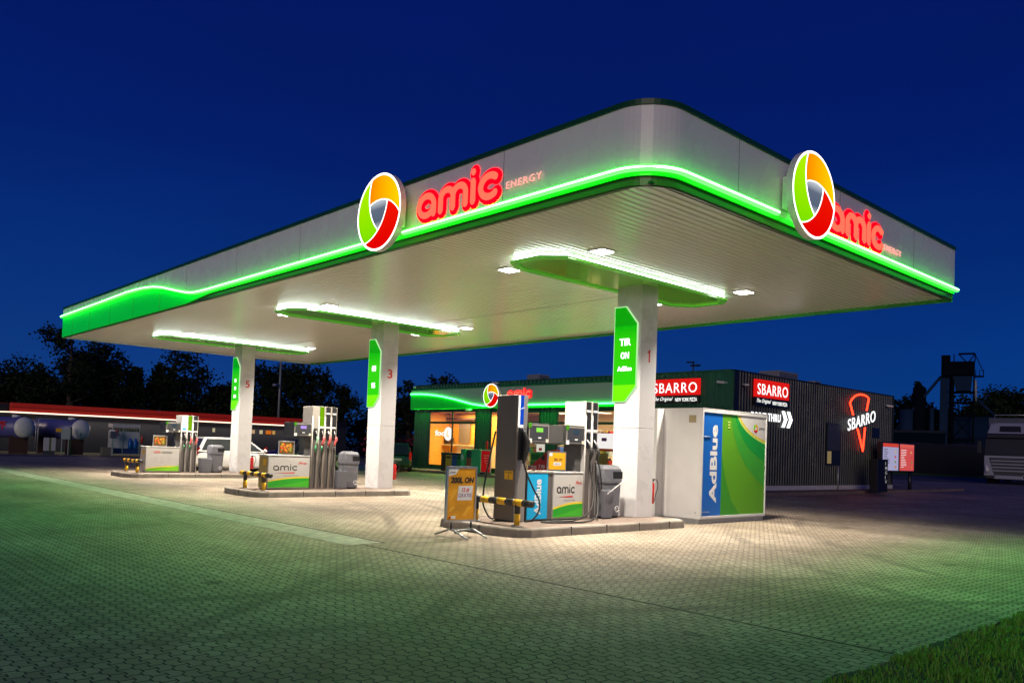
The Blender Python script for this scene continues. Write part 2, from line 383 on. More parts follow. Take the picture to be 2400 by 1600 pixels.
band(offs(path, -.05), 5.07, 5.30, mat('fascia_recess', (.05, .10, .015), .35), 'recessed_gutter', canopy, .02)
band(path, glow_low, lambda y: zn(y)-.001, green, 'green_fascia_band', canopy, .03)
capm = mat('canopy_cap', (.006, .06, .012), .4)
band(offs(path, .025), ZT+.001, ZT+.075, capm, 'roof_edge_trim', canopy, .10)
# panel joints
jm = mat('panel_joint', (.16, .16, .16), .6)
for yy in [9.6, 12.9, 16.2, 19.4, 22.6, 25.8, 29.0, 32.2]: MB().box(CX0-.0035, CX0+.002, yy-.004, yy+.004, zn(yy)+.03, ZT-.005).build('panel_joint', jm, canopy)
for xx in [10.4, 13.6, 16.8]: MB().box(xx-.004, xx+.004, CY0-.0035, CY0+.002, 5.33, ZT-.005).build('panel_joint', jm, canopy)
for yy in [24.6, 26.9, 29.2, 31.5, 33.6]: MB().box(CX0-.0035, CX0+.002, yy-.004, yy+.004, 5.09, zn(yy)-.05).build('panel_joint', jm, canopy)
neonm = em('green_neon_tube', (.030, 1., .030), NEON_S)
neon_core = em('green_neon_core', (.62, 1, .72), 3)
npth = [(x, y) for x, y in offs(path, .055)]
P3 = [(x, y, zn(y)+.005) for x, y in npth]
P3a = [p for p in P3 if p[1] > 13.1 or p[0] > CX0+1]      # split where the round signs cover it
left1 = [p for p in P3 if p[1] > 12.5]; mid = [p for p in P3 if p[1] < 12.45 and p[0] < 11.8]; right1 = [p for p in P3 if p[0] > 11.8]
for seg_ in (left1, mid, right1):
    MB().tube(seg_, .044, seg=10).build('neon_tube', neonm, canopy)
    d = .036
    core = [(p[0]-(d if p[0] < 8.6 else d*.7*(p[1] < 7.2 and p[0] < 9.1)), p[1]-(d if p[1] < 6.75 else 0), p[2]+.004) for p in seg_]
    MB().tube(core, .017, seg=8).build('neon_core', neon_core, canopy)
lip_path = offs(path, .048)
for sgx in (left1, mid, right1):  # ledge added over the tube to hold back its upward light
    ch_ = MB()
    vs = []; fs = []
    for p in sgx:
        q = Vector((p[0], p[1], p[2]+.034)); 
        inn = Vector((min(max(p[0], CX0+RAD*.0), 99), p[1], q.z))
        dx = .055 if p[0] < CX0+.1 else (.055*.7 if p[1] < CY0+RAD and p[0] < CX0+RAD else 0)
        dy = .055 if p[1] < CY0+.1 else (.055*.7 if p[1] < CY0+RAD and p[0] < CX0+RAD else 0)
        vs += [q+Vector((dx, dy, 0)), q+Vector((-dx*.15, -dy*.15, 0)), q+Vector((-dx*.15, -dy*.15, .008)), q+Vector((dx, dy, .008))]
    for i in range(len(sgx)-1):
        for k_ in range(4): fs.append((i*4+k_, i*4+(k_+1) % 4, i*4+4+(k_+1) % 4, i*4+4+k_))
    ch_.add(vs, fs).build('neon_light_lip', green, canopy)
def neon_lamp(p0, p1, nrm, watts):
    p0, p1 = Vector(p0), Vector(p1); c = (p0+p1)/2; L_ = (p1-p0).length; xd = (p1-p0).normalized(); z = -Vector(nrm).normalized(); yd = z.cross(xd)
    l = bpy.data.lights.new('neon_lamp', 'AREA'); l.shape = 'RECTANGLE'; l.size = L_; l.size_y = .05; l.energy = watts; l.color = (.10, 1, .09); l.spread = math.radians(110)
    o = bpy.data.objects.new('neon_lamp', l); COL.objects.link(o); m = Matrix((xd, yd, z)).transposed().to_4x4(); m.translation = c-WL[canopy.name]
    o.parent = canopy; o.matrix_local = m
neon_lamp((CX0-.11, 13.1, 5.26), (CX0-.11, 34.8, 5.3), (-1, 0, -1.2), 300)
neon_lamp((CX0-.11, 7.4, 5.26), (CX0-.11, 11.8, 5.26), (-1, 0, -.9), 60)
neon_lamp((9.1, CY0-.11, 5.26), (11.1, CY0-.11, 5.26), (0, -1, -.9), 55)
neon_lamp((12.6, CY0-.11, 5.26), (18.9, CY0-.11, 5.26), (0, -1, -.9), 190)
# soffit rim, hidden gutter and remaining sides
rim = mat('soffit_rim', (.10, .16, .04), .35)
rb = MB(); i2 = offs(path, -.19); vs = []; fs = []
for (x, y), (xi, yi) in zip(offs(path, -.031), i2): vs += [(x, y, 5.085), (xi, yi, 5.115)]
for i in range(len(path)-1): fs.append((2*i, 2*i+1, 2*i+3, 2*i+2))
rb.add(vs, fs).build('soffit_rim', rim, canopy)
wb = MB(); wb.box(CX1-.03, CX1, CY0+.03, CY1, 5.04, ZT, mat('rear_fascia_green', (.01, .22, .01), .4)); wb.box(CX0+.03, CX1-.031, CY1-.03, CY1, 5.07, ZT, grey)
wb.build('rear_fascia', None, canopy)
MB().box(CX1-.06, CX1+.01, CY0+.031, CY1, ZT+.001, ZT+.07, capm).box(CX0+.08, CX1-.061, CY1-.06, CY1+.01, ZT+.001, ZT+.07, capm).build('rear_roof_trim', None, canopy)
MB().box(CX0+.2, CX1-.2, CY0+.2, CY1-.2, 5.9, 5.95).build('roof_deck', galv, canopy)
# slatted ceiling
slat = mat('ceiling_slats', (.90, .86, .78), .165, 0, spec=1., coat=.25)
cb = MB(); vs = []; fs = []; y = CY0+.20; i = 0; X0c, X1c = CX0+.20, CX1-.04
pitch = .15; prof = [(0, .018), (.006, .0), (.03, -.0035), (.07, -.005), (.12, -.0035), (.140, 0), (.146, .018)]
k = 0
while y+pitch < CY1-.02:
    for (dy, dz) in prof:
        dz += 0.0006*math.sin(k*2.1)
        vs += [(X0c, y+dy, ZC+dz), (X1c, y+dy, ZC+dz)]
    b0 = k*len(prof)*2
    for q in range(len(prof)-1): fs.append((b0+2*q, b0+2*q+1, b0+2*q+3, b0+2*q+2))
    k += 1; y += pitch
cb.add(vs, fs, slat, True); YE = y
cb.box(X0c, X1c, CY0+.20, YE, ZC+.019, ZC+.03, mat('ceiling_gap_dark', (.05, .05, .045), .8))
cb.build('ceiling', None, canopy)
db = MB(); db.box(X0c-.012, X0c-.001, CY0+.19, YE, ZC-.012, ZC+.02).box(X0c-.012, X1c, CY0+.188, CY0+.199, ZC-.012, ZC+.02); db.build('ceiling_trim', black, canopy)
jl = mat('ceiling_joint', (.42, .40, .36), .4, .3)
MB().box(X0c+.02, X1c, 9.0-.01, 9.0+.01, ZC-.009, ZC-.006).build('ceiling_joint', jl, canopy) if False else None
MB().box(14.6, 14.625, CY0+.21, YE, ZC-.0095, ZC-.006).build('ceiling_joint_strip', jl, canopy)
# roof sign letters on the canopy (rounded back lit letters) and round emblems
salmon = em('letter_glow_salmon', (1., .19, .11), 1.0)
redglow = em('letter_glow_red', (1., .0, .004), 4.)
def word_sign(o, right, W, H, r, energy=None, er=None, label='', group=None, both=None):
    right = Vector(right); n = right.cross(UP); t = thing('illuminated_word_sign', Vector(o), label, 'sign', group)
    amic(MB(), Vector(o)+n*.045, right, UP, W, H, r, salmon, .5).build('letters', salmon, t)
    amic(MB(), Vector(o)+n*.012, right, UP, W, H, r*2.1, redglow, .08).build('letter_halo_outline', redglow, t)  # wide glowing outline stands in for the red halo on the panel
    if energy:
        a, b, c, d = energy     # offset along right, z offset, width, height
        mb = MB(); text(mb, 'ENERGY', Vector(o)+right*a+UP*b+n*.03, right, UP, c, d, None, .02, -.004, 0, 1.25); mb.build('small_letters', em('energy_letters', (1., .42, .34), 1.1), t)
    return t
word_sign((CX0, 11.78, 5.49), YR, 2.04, .34, .058, (2.30, .03, .78, .11), label='red glowing letters amic energy on the long left edge of the canopy')
word_sign((13.20, CY0, 5.47), XR, 2.0, .34, .058, (2.12, .0, .78, .11), label='red glowing letters amic energy on the short right edge of the canopy')
def em_grad(name, stops, axis, s_):
    if name in MC: return MC[name]
    m = em(name, (1, 1, 1), s_); n = m.node_tree; t = n.nodes.new('ShaderNodeTexCoord'); sp_ = n.nodes.new('ShaderNodeSeparateXYZ'); r = n.nodes.new('ShaderNodeValToRGB')
    E = r.color_ramp.elements; E[0].position, E[0].color = stops[0][0], (*stops[0][1], 1); E[1].position, E[1].color = stops[-1][0], (*stops[-1][1], 1)
    for p, c in stops[1:-1]: q = E.new(p); q.color = (*c, 1)
    n.links.new(t.outputs['Generated'], sp_.inputs[0]); n.links.new(sp_.outputs[axis], r.inputs[0]); n.links.new(r.outputs[0], n.nodes['Principled BSDF'].inputs['Emission Color']); return m
def emblem(c, right, R0, depth, label, S=1., group=None):
    c = Vector(c); right = Vector(right); n = right.cross(UP); t = thing('round_emblem_sign', c, label, 'sign', group)
    def P(x, y, z=0): return c+right*(x*R0)+UP*(y*R0)+n*z
    def P2(p, z): return P(p[0], p[1], z)
    N_ = 48; ring = [(math.cos(2*PI*i/N_), math.sin(2*PI*i/N_)) for i in range(N_)]
    mb = MB(); vs = [P(x, y, -depth) for x, y in ring]+[P(x, y, 0) for x, y in ring]
    mb.add(vs, [(i, (i+1) % N_, N_+(i+1) % N_, N_+i) for i in range(N_)], white, True); mb.add([P(x, y, -depth) for x, y in ring], [tuple(range(N_))], white)
    mb.build('drum', None, t)
    mb = MB(); vs = [P(x*.94, y*.94, .004) for x, y in ring]+[P(x, y, .004) for x, y in ring]
    mb.add(vs, [(i, (i+1) % N_, N_+(i+1) % N_, N_+i) for i in range(N_)]); mb.build('light_rim', em('emblem_white', (1, .97, .95), 2.2), t)
    def circ3(a, b, cc, n_=22):
        ax, ay = a; bx, by = b; cx_, cy_ = cc; d = 2*(ax*(by-cy_)+bx*(cy_-ay)+cx_*(ay-by))
        ux = ((ax*ax+ay*ay)*(by-cy_)+(bx*bx+by*by)*(cy_-ay)+(cx_*cx_+cy_*cy_)*(ay-by))/d
        uy = ((ax*ax+ay*ay)*(cx_-bx)+(bx*bx+by*by)*(ax-cx_)+(cx_*cx_+cy_*cy_)*(bx-ax))/d
        r = math.hypot(ax-ux, ay-uy); a0 = math.atan2(ay-uy, ax-ux); a2 = math.atan2(cy_-uy, cx_-ux)
        while a2 > a0: a2 -= 2*PI
        return [(ux+r*math.cos(a0+(a2-a0)*i/n_), uy+r*math.sin(a0+(a2-a0)*i/n_)) for i in range(n_+1)]
    pol = lambda r, dg: (r*math.cos(math.radians(dg)), r*math.sin(math.radians(dg)))
    V = [pol(.47, 152), pol(.47, 32), pol(.47, -88)]; RM = [pol(.94, -8), pol(.94, -128), pol(.94, 112)]
    arcs = [circ3(V[k], V[(k+1) % 3], RM[k]) for k in range(3)]
    def tail(k): # from V[k+1] to rim
        q = V[(k+1) % 3]; i = min(range(len(arcs[k])), key=lambda i: (arcs[k][i][0]-q[0])**2+(arcs[k][i][1]-q[1])**2); return arcs[k][i:], arcs[k][:i+1]
    cols = [(1, .42, .0), (1, .0, .0), (.32, 1., .0)]; names = ['orange_sector', 'red_sector', 'lime_sector']; st = [1.0, .9, .85]
    rims = [(112, -8), (-8, -128), (-128, -248)]
    for k in range(3):
        tl, _ = tail((k+2) % 3)          # V[k] -> rim start
        rim_ = [pol(.94, rims[k][0]+(rims[k][1]-rims[k][0])*i/24) for i in range(1, 25)]
        poly = tl+rim_+list(reversed(arcs[k]))[1:-1]
        mb = MB(); mb.prism([P2(p, 0) for p in poly], n*.006); ax_ = 1 if abs(right.y) > .5 else 0; sfx = '_%d_%d' % (ax_, int(S*10)); o1, o2 = (1, .25, .0), (1, .68, .0)
        gm_ = [em_grad('orange_sector'+sfx, [(0, o2 if ax_ else o1), (1, o1 if ax_ else o2)], ax_, S), em_grad('red_sector'+sfx, [(0, (.85, 0, 0)), (1, (1, .01, 0))], 2, S*.9), em_grad('lime_sector'+sfx, [(0, (.22, .85, 0)), (1, (.52, 1, 0))], 2, S*.9)][k]
        mb.build(names[k], gm_, t)
    tri = []
    for k in range(3): tri += tail(k)[1][:-1]
    mb = MB(); mb.prism([P2(p, 0) for p in tri], n*.005); mb.build('centre_field', em_grad('emblem_centre', [(0, (.55, .6, .65)), (.3, (.10, .13, .19)), (.7, (.12, .15, .22)), (1, (.6, .65, .7))], 2, 1.0), t)
    mb = MB()
    for k in range(3): mb.tube([P2(p, .008) for p in arcs[k]], .014*R0, None, 6)
    mb.build('divider_lines', em('emblem_white', (1, .97, .95), 2.2), t)
    return t
emblem((CX0-.42, 12.49, 5.64), YR, .70, .11, 'round orange red and green glowing emblem on the left edge of the canopy')
emblem((11.88, CY0-.42, 5.60), XR, .68, .11, 'round orange red and green glowing emblem on the right edge of the canopy')
for nm_, (xa, xb, ya, yb) in (('emblem_mount', (CX0-.32, CX0-.032, 12.2, 12.8)), ('emblem_mount', (11.6, 12.2, CY0-.32, CY0-.032))):
    MB().box(xa, xb, ya, yb, 5.4, 5.9).build(nm_, grey, canopy)
# ------------------------------------------------------------------ columns, fixtures, downlights
def sign_mat():
    m = bpy.data.materials.new('column_sign_light'); m.use_nodes = True; n = m.node_tree; b = n.nodes['Principled BSDF']
    g = n.nodes.new('ShaderNodeNewGeometry'); s = n.nodes.new('ShaderNodeSeparateXYZ'); r = n.nodes.new('ShaderNodeValToRGB'); q = n.nodes.new('ShaderNodeMapRange')
    q.inputs[1].default_value = 2.5; q.inputs[2].default_value = 4.6
    E = r.color_ramp.elements; E[0].position = 0; E[0].color = (.20, .92, .0, 1); E[1].position = 1; E[1].color = (.0, .36, .0, 1)  # ramp paints printed greens together with the lightbox's light falloff
    for p, c in ((.195, (.22, .95, .0)), (.2, (.03, .62, .0)), (.6, (.035, .66, .0)), (.79, (.0, .48, .0)), (.8, (.0, .34, .0))):
        e_ = E.new(p); e_.color = (*c, 1)
    n.links.new(g.outputs['Position'], s.inputs[0]); n.links.new(s.outputs[2], q.inputs[0]); n.links.new(q.outputs[0], r.inputs[0])
    n.links.new(r.outputs[0], b.inputs['Emission Color']); b.inputs['Emission Strength'].default_value = 1.0; b.inputs['Roughness'].default_value = .3; b.inputs['Specular IOR Level'].default_value = .2
    b.inputs['Base Color'].default_value = (0, .06, 0, 1); return m
signm = sign_mat(); wtext = em('white_sign_text', (1, 1, .97), 2.5); redtxt = mat('red_number', (.45, .012, .012), .5)
numl = ['1', '3', '5']
desc = ['nearest white canopy column numbered 1 with green TIR ON AdBlue sign', 'middle white canopy column numbered 3 with narrow green sign', 'far white canopy column numbered 5 with narrow green sign']
words = [[('TIR', 3.75, .15, .30), ('ON', 3.47, .14, .22), ('AdBlue', 3.21, .10, .38)], [('ON', 3.62, .17, .2), ('95', 3.12, .16, .2)], [('95', 3.62, .13, .15), ('98', 3.32, .13, .15), ('LPG', 3.02, .12, .2)]]
for k in range(3):
    yf = COLY[k]; c = thing('canopy_column', (13.7, yf+.35, .15), desc[k], 'column', 'white canopy columns')
    MB().box(COLX0, COLX1, yf, yf+.68, .15, 2.0).box(COLX0, COLX1, yf, yf+.68, 2.006, 5.1).box(COLX0+.01, COLX1-.01, yf+.01, yf+.67, 1.99, 2.02).build('shaft', colwhite, c, .006)
    sx = COLX0-.035
    poly = [(sx, yf+.70, 4.57), (sx, yf+.41, 4.57), (sx, yf+.10, 4.20), (sx, yf+.10, 2.88), (sx, yf+.38, 2.57), (sx, yf+.70, 2.57)]
    sg = MB().prism(poly, (.034, 0, 0)).build('illuminated_sign', signm, c)
    mb = MB(); po2 = [(sx+.005, yf+.72, 4.59), (sx+.005, yf+.40, 4.59), (sx+.005, yf+.08, 4.21), (sx+.005, yf+.08, 2.87), (sx+.005, yf+.37, 2.55), (sx+.005, yf+.72, 2.55)]
    mb.prism(po2, (.029, 0, 0)).build('sign_frame', em('sign_edge_glow', (.55, 1, .45), .9), c)
    mb = MB()
    for wd, z, h, W in words[k]: text(mb, wd, (sx-.001, yf+.40+W/2, z), YR, UP, W, h, None, .006, .02)
    mb.build('sign_text', wtext, sg)
    mb = MB()
    if k: text(mb, numl[k], (13.62, yf-.001, 3.42), XR, UP, .17, .27, None, .004, .012)
    else: mb.prism([(13.655, yf, 3.62), (13.655, yf, 3.585), (13.695, yf, 3.60), (13.695, yf, 3.40), (13.74, yf, 3.40), (13.74, yf, 3.67), (13.71, yf, 3.67)], (0, -.004, 0))
    mb.build('number', redtxt, c)
fg = mat('fixture_green_gloss', (.12, .42, .04), .15, spec=.7, coat=.5, emit=(.10, .45, .04), es=.35)  # faint own glow added so the frame reads as lit
stripm = em('fixture_white_strip', (.86, 1., .92), STRIP_S)
spotm = em('downlight_lens', (1, .98, .92), 30.)
for k in range(3):
    yc = COLY[k]+.30
    t = thing('ceiling_light_fixture', (13.3, yc, 5.1), ['long green edged ceiling light around the top of column 1', 'long green edged ceiling light around the top of column 3', 'long green edged ceiling light around the top of column 5'][k], 'ceiling light', 'long canopy lights')
    hexa = [(10.3, yc-.35), (10.65, yc-.78), (15.85, yc-.78), (16.2, yc-.45), (16.2, yc+.35), (15.75, yc+.72), (10.75, yc+.72), (10.3, yc+.40)]
    def off(s): cxm, cym = 13.25, yc; return [((x-cxm)*(1-s/2.9)+cxm, (y-cym)*(1-s/.75)+cym) for x, y in hexa]
    fr = MB(); o_ = off(0); i_ = off(.12); n_ = len(o_)
    vs = [(x, y, 4.985) for x, y in o_]+[(x, y, 5.035) for x, y in o_]+[(x, y, 4.985) for x, y in i_]+[(x, y, 5.035) for x, y in i_]
    fr.add(vs, [(i, (i+1) % n_, n_+(i+1) % n_, n_+i) for i in range(n_)]+[(i, 2*n_+i, 2*n_+(i+1) % n_, (i+1) % n_) for i in range(n_)]+[(2*n_+i, 3*n_+i, 3*n_+(i+1) % n_, 2*n_+(i+1) % n_) for i in range(n_)])
    fr.build('green_frame', fg, t)
    MB().prism([(x, y, 5.02) for x, y in off(.119)], (0, 0, .012)).build('reflector_panel', mat('fixture_panel_green', (.16, .42, .03), .08, spec=.9, coat=.6, emit=(.10, .32, .02), es=.16), t)  # panel glow painted in for the light it shows
    sp_ = MB(); a = off(.05); n_ = len(a)
    vs = [(x, y, 5.05) for x, y in a]+[(x, y, 5.085) for x, y in a]
    sp_.add(vs, [(i, (i+1) % n_, n_+(i+1) % n_, n_+i) for i in range(n_)]); sp_.build('white_light_strip', stripm, t)
    # downlights
    for sx_, sy_ in ((-1, -1), (1, -1), (-1, 1), (1, 1)):
        px, py = 13.4+sx_*2.36, yc+sy_*1.25
        where = ('left' if sx_ < 0 else 'right')+(' near' if sy_ < 0 else ' far')
        d = thing('downlight', (px, py, 5.1), 'bright square downlight at the '+where+' corner of the ceiling fixture above column '+numl[k], 'downlight', 'canopy downlights')
        MB().box(px-.19, px+.19, py-.19, py+.19, 5.098, 5.112).build('housing', white, d)
        MB().box(px-.15, px+.15, py-.15, py+.15, 5.090, 5.097).build('lens', spotm, d)
        area_light('lamp', (px, py, 5.08), .3, SPOT_W, (1., .89, .74), d, spread=math.radians(118))
# ================================================================== PUMP ISLANDS
def printed(name, col): return mat('print_'+name, col, .4)
pr_red, pr_green, pr_lime, pr_yel, pr_dark = printed('red', (.6, .02, .015)), printed('green', (.02, .33, .02)), printed('lime', (.22, .60, .02)), printed('yellow', (.75, .60, .05)), printed('dark', (.02, .02, .022))
pr_blue, pr_white, pr_cyan = printed('blue', (.01, .10, .50)), printed('white', (.8, .8, .8)), printed('cyan', (.01, .38, .72))
scr_green = em('screen_green', (.35, 1, .12), .9); scr_violet = em('screen_violet', (.55, .35, 1), 1.0); scr_blue = em('screen_dim_blue', (.06, .10, .14), .8)
def hose(mb, pts, r, m=rubber):
    # Catmull-Rom smoothing
    P = [Vector(p) for p in pts]; P = [P[0]]+P+[P[-1]]; o = []
    for i in range(1, len(P)-2):
        for k in range(8):
            t = k/8; a, b, c, d = P[i-1], P[i], P[i+1], P[i+2]
            o.append(.5*((2*b)+(c-a)*t+(2*a-5*b+4*c-d)*t*t+(3*b-a-3*c+d)*t**3))
    o.append(P[-2]); mb.tube(o, r, m, 8); return mb
def island(yf, label):
    t = thing('pump_island', (11.7, yf+.3, 0), label, 'kerb island', 'raised pump islands'); y0 = yf-.85; y1 = yf+1.5
    ol = [(9.62, y0), (13.95, y0), (14.22, y0+.28), (14.22, y1-.28), (13.95, y1), (9.7, y1), (9.42, y1-.1), (9.27, y1-.5), (9.22, y0+.9), (9.28, y0+.4), (9.40, y0+.12)]
    cx = sum(p[0] for p in ol)/len(ol); cy = sum(p[1] for p in ol)/len(ol)
    def sh(d): return [(cx+(x-cx)*(1-d/2.4), cy+(y-cy)*(1-d/1.2)) for x, y in ol]
    a = ol; b = sh(.03); c = sh(.13); n = len(a)
    mb = MB(); vs = [(x, y, -.01) for x, y in a]+[(x, y, .125) for x, y in sh(.012)]+[(x, y, .15) for x, y in b]+[(x, y, .15) for x, y in c]+[(x, y, .12) for x, y in c]
    fs = [(r*n+i, r*n+(i+1) % n, (r+1)*n+(i+1) % n, (r+1)*n+i) for r in range(4) for i in range(n)]
    mb.add(vs, fs).build('kerb', concrete, t)
    MB().prism([(x, y, .146) for x, y in sh(.131)], (0, 0, -.1)).build('paved_top', islandtop, t)
    jb = MB()
    for xx in (10.6, 11.55, 12.5, 13.45): jb.box(xx-.005, xx+.005, y0-.003, y0+.10, .0, .1512)
    for yy in (y0+.9,): jb.box(9.215, 9.36, yy-.005, yy+.005, 0, .1512)
    jb.build('kerb_joints', seam, t); return t
island(COLY[0], 'concrete kerbed pump island in the foreground under column 1')
island(COLY[1], 'concrete kerbed pump island in the middle under column 3')
island(COLY[2], 'concrete kerbed pump island at the far end under column 5')
def guard(yf, label, xp=9.74):
    t = thing('crash_guard', (xp, yf, .15), label, 'guard rail', 'yellow and black guard rails'); z = .55; ya, yb = yf-.72, yf+1.02; n = 8
    for yy in (yf-.35, yf+.76):
        mb = MB(); mb.cyl((xp, yy, .15), (xp, yy, .36), .052, None, yellow); mb.cyl((xp, yy, .361), (xp, yy, z), .052, None, safeblack)
        mb.cyl((xp, yy, .15), (xp, yy, .162), .10, None, galv, 12, False); mb.build('post', None, t)
    mb = MB(); L_ = (yb-ya)/n
    for i in range(n): mb.cyl((xp, ya+i*L_+.0005, z), (xp, ya+(i+1)*L_-.0005, z), .062, None, (safeblack if i % 2 == 0 else yellow))
    mb.build('striped_bar', None, t)
guard(COLY[0], 'yellow and black striped guard rail in front of the nearest pump')
guard(COLY[1]+.05, 'yellow and black striped guard rail in front of the middle pump')
guard(COLY[2]+.1, 'yellow and black striped guard rail in front of the farthest pump')
def swoosh_panel(t, x0, x1, y, z0, z1, logo=True, lpg=False):
    mb = MB()
    def curve(a, b, c, n=14): return [(x0+(x1-x0)*i/n, a*(1-i/n)**2+2*b*(i/n)*(1-i/n)+c*(i/n)**2) for i in range(n+1)]
    top = curve(z0+.15, z0+.27, z0+.25) if not lpg else curve(z0+.05, z0+.16, z0+.13)
    mid_ = curve(z0+.165, z0+.29, z0+.275) if not lpg else curve(z0+.06, z0+.19, z0+.17)
    mb.prism([(x, y-.001, z) for x, z in top]+[(x1, y-.001, z0+.005), (x0, y-.001, z0+.005)], (0, -.002, 0), pr_green)
    mb.prism([(x, y-.0012, z+.001) for x, z in top]+[(x, y-.0012, z+.02) for x, z in reversed(mid_)], (0, -.002, 0), pr_yel)
    lo = curve(z0+.02, z0+.08, z0+.2)
    mb.prism([(x, y-.0032, z) for x, z in lo]+[(x1, y-.0032, z0+.006), (x0, y-.0032, z0+.006)], (0, -.0015, 0), pr_lime if lpg else printed('green2', (.05, .42, .02)))
    W = x1-x0
    if logo:
        amic(mb, (x0+W*.12, y-.001, z0+(z1-z0)*.57), XR, UP, W*.56, .105, .0145, pr_dark, .15)
        mb.prism([(x0+W*.20, y-.001, z0+(z1-z0)*.475), (x0+W*.62, y-.001, z0+(z1-z0)*.465), (x0+W*.64, y-.001, z0+(z1-z0)*.50), (x0+W*.4, y-.001, z0+(z1-z0)*.49)], (0, -.002, 0), pr_red)
        text(mb, 'Pro', (x0+W*.72, y-.001, z0+(z1-z0)*.76), XR, UP, W*.2, .065, pr_red, .002, .01, .3)
        text(mb, 'fuels you drive', (x0+W*.34, y-.001, z0+(z1-z0)*.375), XR, UP, W*.38, .025, pr_dark, .001, 0)
    if lpg:
        text(mb, 'LPG', (x0+W*.22, y-.001, z0+(z1-z0)*.77), XR, UP, W*.2, .075, pr_red, .002, .03)
        for i in range(2): mb.box(x0+W*.46, x0+W*(.8-.02*i), y-.003, y-.001, z0+(z1-z0)*(.83-.055*i), z0+(z1-z0)*(.845-.055*i), pr_dark)
        for i in range(3):
            for j in range(3): mb.box(x0+W*(.24+.2*j), x0+W*(.33+.2*j), y-.003, y-.001, z0+(z1-z0)*(.38+.09*i), z0+(z1-z0)*(.395+.09*i), printed('grey', (.4, .38, .38)))
    mb.build('printed_front', None, t)
def nozzle(t, x, y, zt, guardcol, hang=.15, tint=rubber, zb=None, sway=.0):
    nz = MB(); nz.tube([(x+.005, y-.03, zt-.02), (x+.02, y-.05, zt-.09), (x+.045, y-.07, zt-.19)], [.012, .014, .016], alu, 8)
    nz.tube([(x+.04, y-.075, zt-.17), (x+.05, y-.08, zt-.26), (x+.02, y-.06, zt-.36), (x+.01, y-.045, zt-.46)], [.032, .042, .03, .022], guardcol, 8, True, (Vector((0, 1, 0)), .8))
    nz.tube([(x+.01, y-.045, zt-.44), (x+.005, y-.04, zt-.60)], [.024, .018], tint, 8)
    o = nz.build('nozzle', None, t)
    h = MB(); hose(h, [(x+.005, y-.04, zt-.56), (x+.01, y-.05, zt-.8), (x-.01+sway, y-.04, zt-1.1), (x+.012, y-.04, zt-1.4), (x, y-.03, .22)], .014); h.build('hose', None, o)
def display(t, x0, x1, y, z0, z1, d, scr):
    b = MB(); b.box(x0, x1, y, y+d, z0, z1).build('display_housing', pumpdark, t, .006)
    f = MB(); f.box(x0+.02, x1-.02, y-.006, y-.0005, z0+.03, z1-.03, pumpgrey); f.box(x0+.035, x1-.035, y-.009, y-.0065, z0+.045, z1-.045, mat('display_fascia', (.045, .048, .055), .25))
    w_ = x1-x0; f.box(x0+w_*.36, x0+w_*.68, y-.012, y-.0095, z0+.21, z0+.29, scr); f.box(x0+w_*.46, x0+w_*.60, y-.0115, y-.0095, z0+.09, z0+.115, pr_white)
    f.box(x0-.004, x0+.075, y-.013, y-.0095, z1-.09, z1+.004, em('pump_green_mark', (.2, .75, .05), .5)); f.box(x0+.01, x0+.09, y-.0125, y-.0095, z0+.005, z0+.085, pr_white); f.box(x1-.1, x1-.03, y-.0125, y-.0095, z0+.02, z0+.085, printed('cream', (.65, .62, .5)))
    f.build('display_panel', None, t)
def poster_stand(x0, x1, y, z0, z1, label, kind):
    t = thing('counter_poster', ((x0+x1)/2, y, z0), label, 'poster')
    MB().box(x0, x1, y, y+.03, z0, z1).build('frame', alu, t, .004)
    m = MB(); 
    if kind == 'food':
        m.box(x0+.03, x1-.03, y-.003, y-.0005, z0+.03, z1-.03, printed('olive', (.12, .07, .02)))
        R = random.Random(5); 
        for i in range(26):
            cx = R.uniform(x0+.08, x1-.12); cz = R.uniform(z0+.08, z1-.09); r = R.uniform(.02, .045)
            m.ball((cx, y-.004, cz), r, [printed('fry', (.75, .30, .03)), printed('crust', (.55, .16, .02)), printed('sauce', (.6, .05, .01)), printed('leaf', (.25, .35, .03))][i % 4], 8, 5, (1, .08, 1))
    else:
        m.box(x0+.025, x1-.025, y-.003, y-.0005, z0+.025, z1-.025, printed('amber', (.80, .38, .01)))
        m.box(x0+.03, x0+.11, y-.005, y-.0032, z1-.09, z1-.03, pr_white)
        text(m, '200L ON', (x0+.15, y-.0035, z0+.19), XR, UP, .24, .055, pr_dark, .001, .02, .2); m.box(x0+.15, x0+.36, y-.005, y-.0032, z0+.10, z0+.165, pr_white)
        text(m, 'GRATIS', (x0+.17, y-.0055, z0+.115), XR, UP, .17, .035, pr_dark, .001, .0, .2)
    m.build('print', None, t); return t
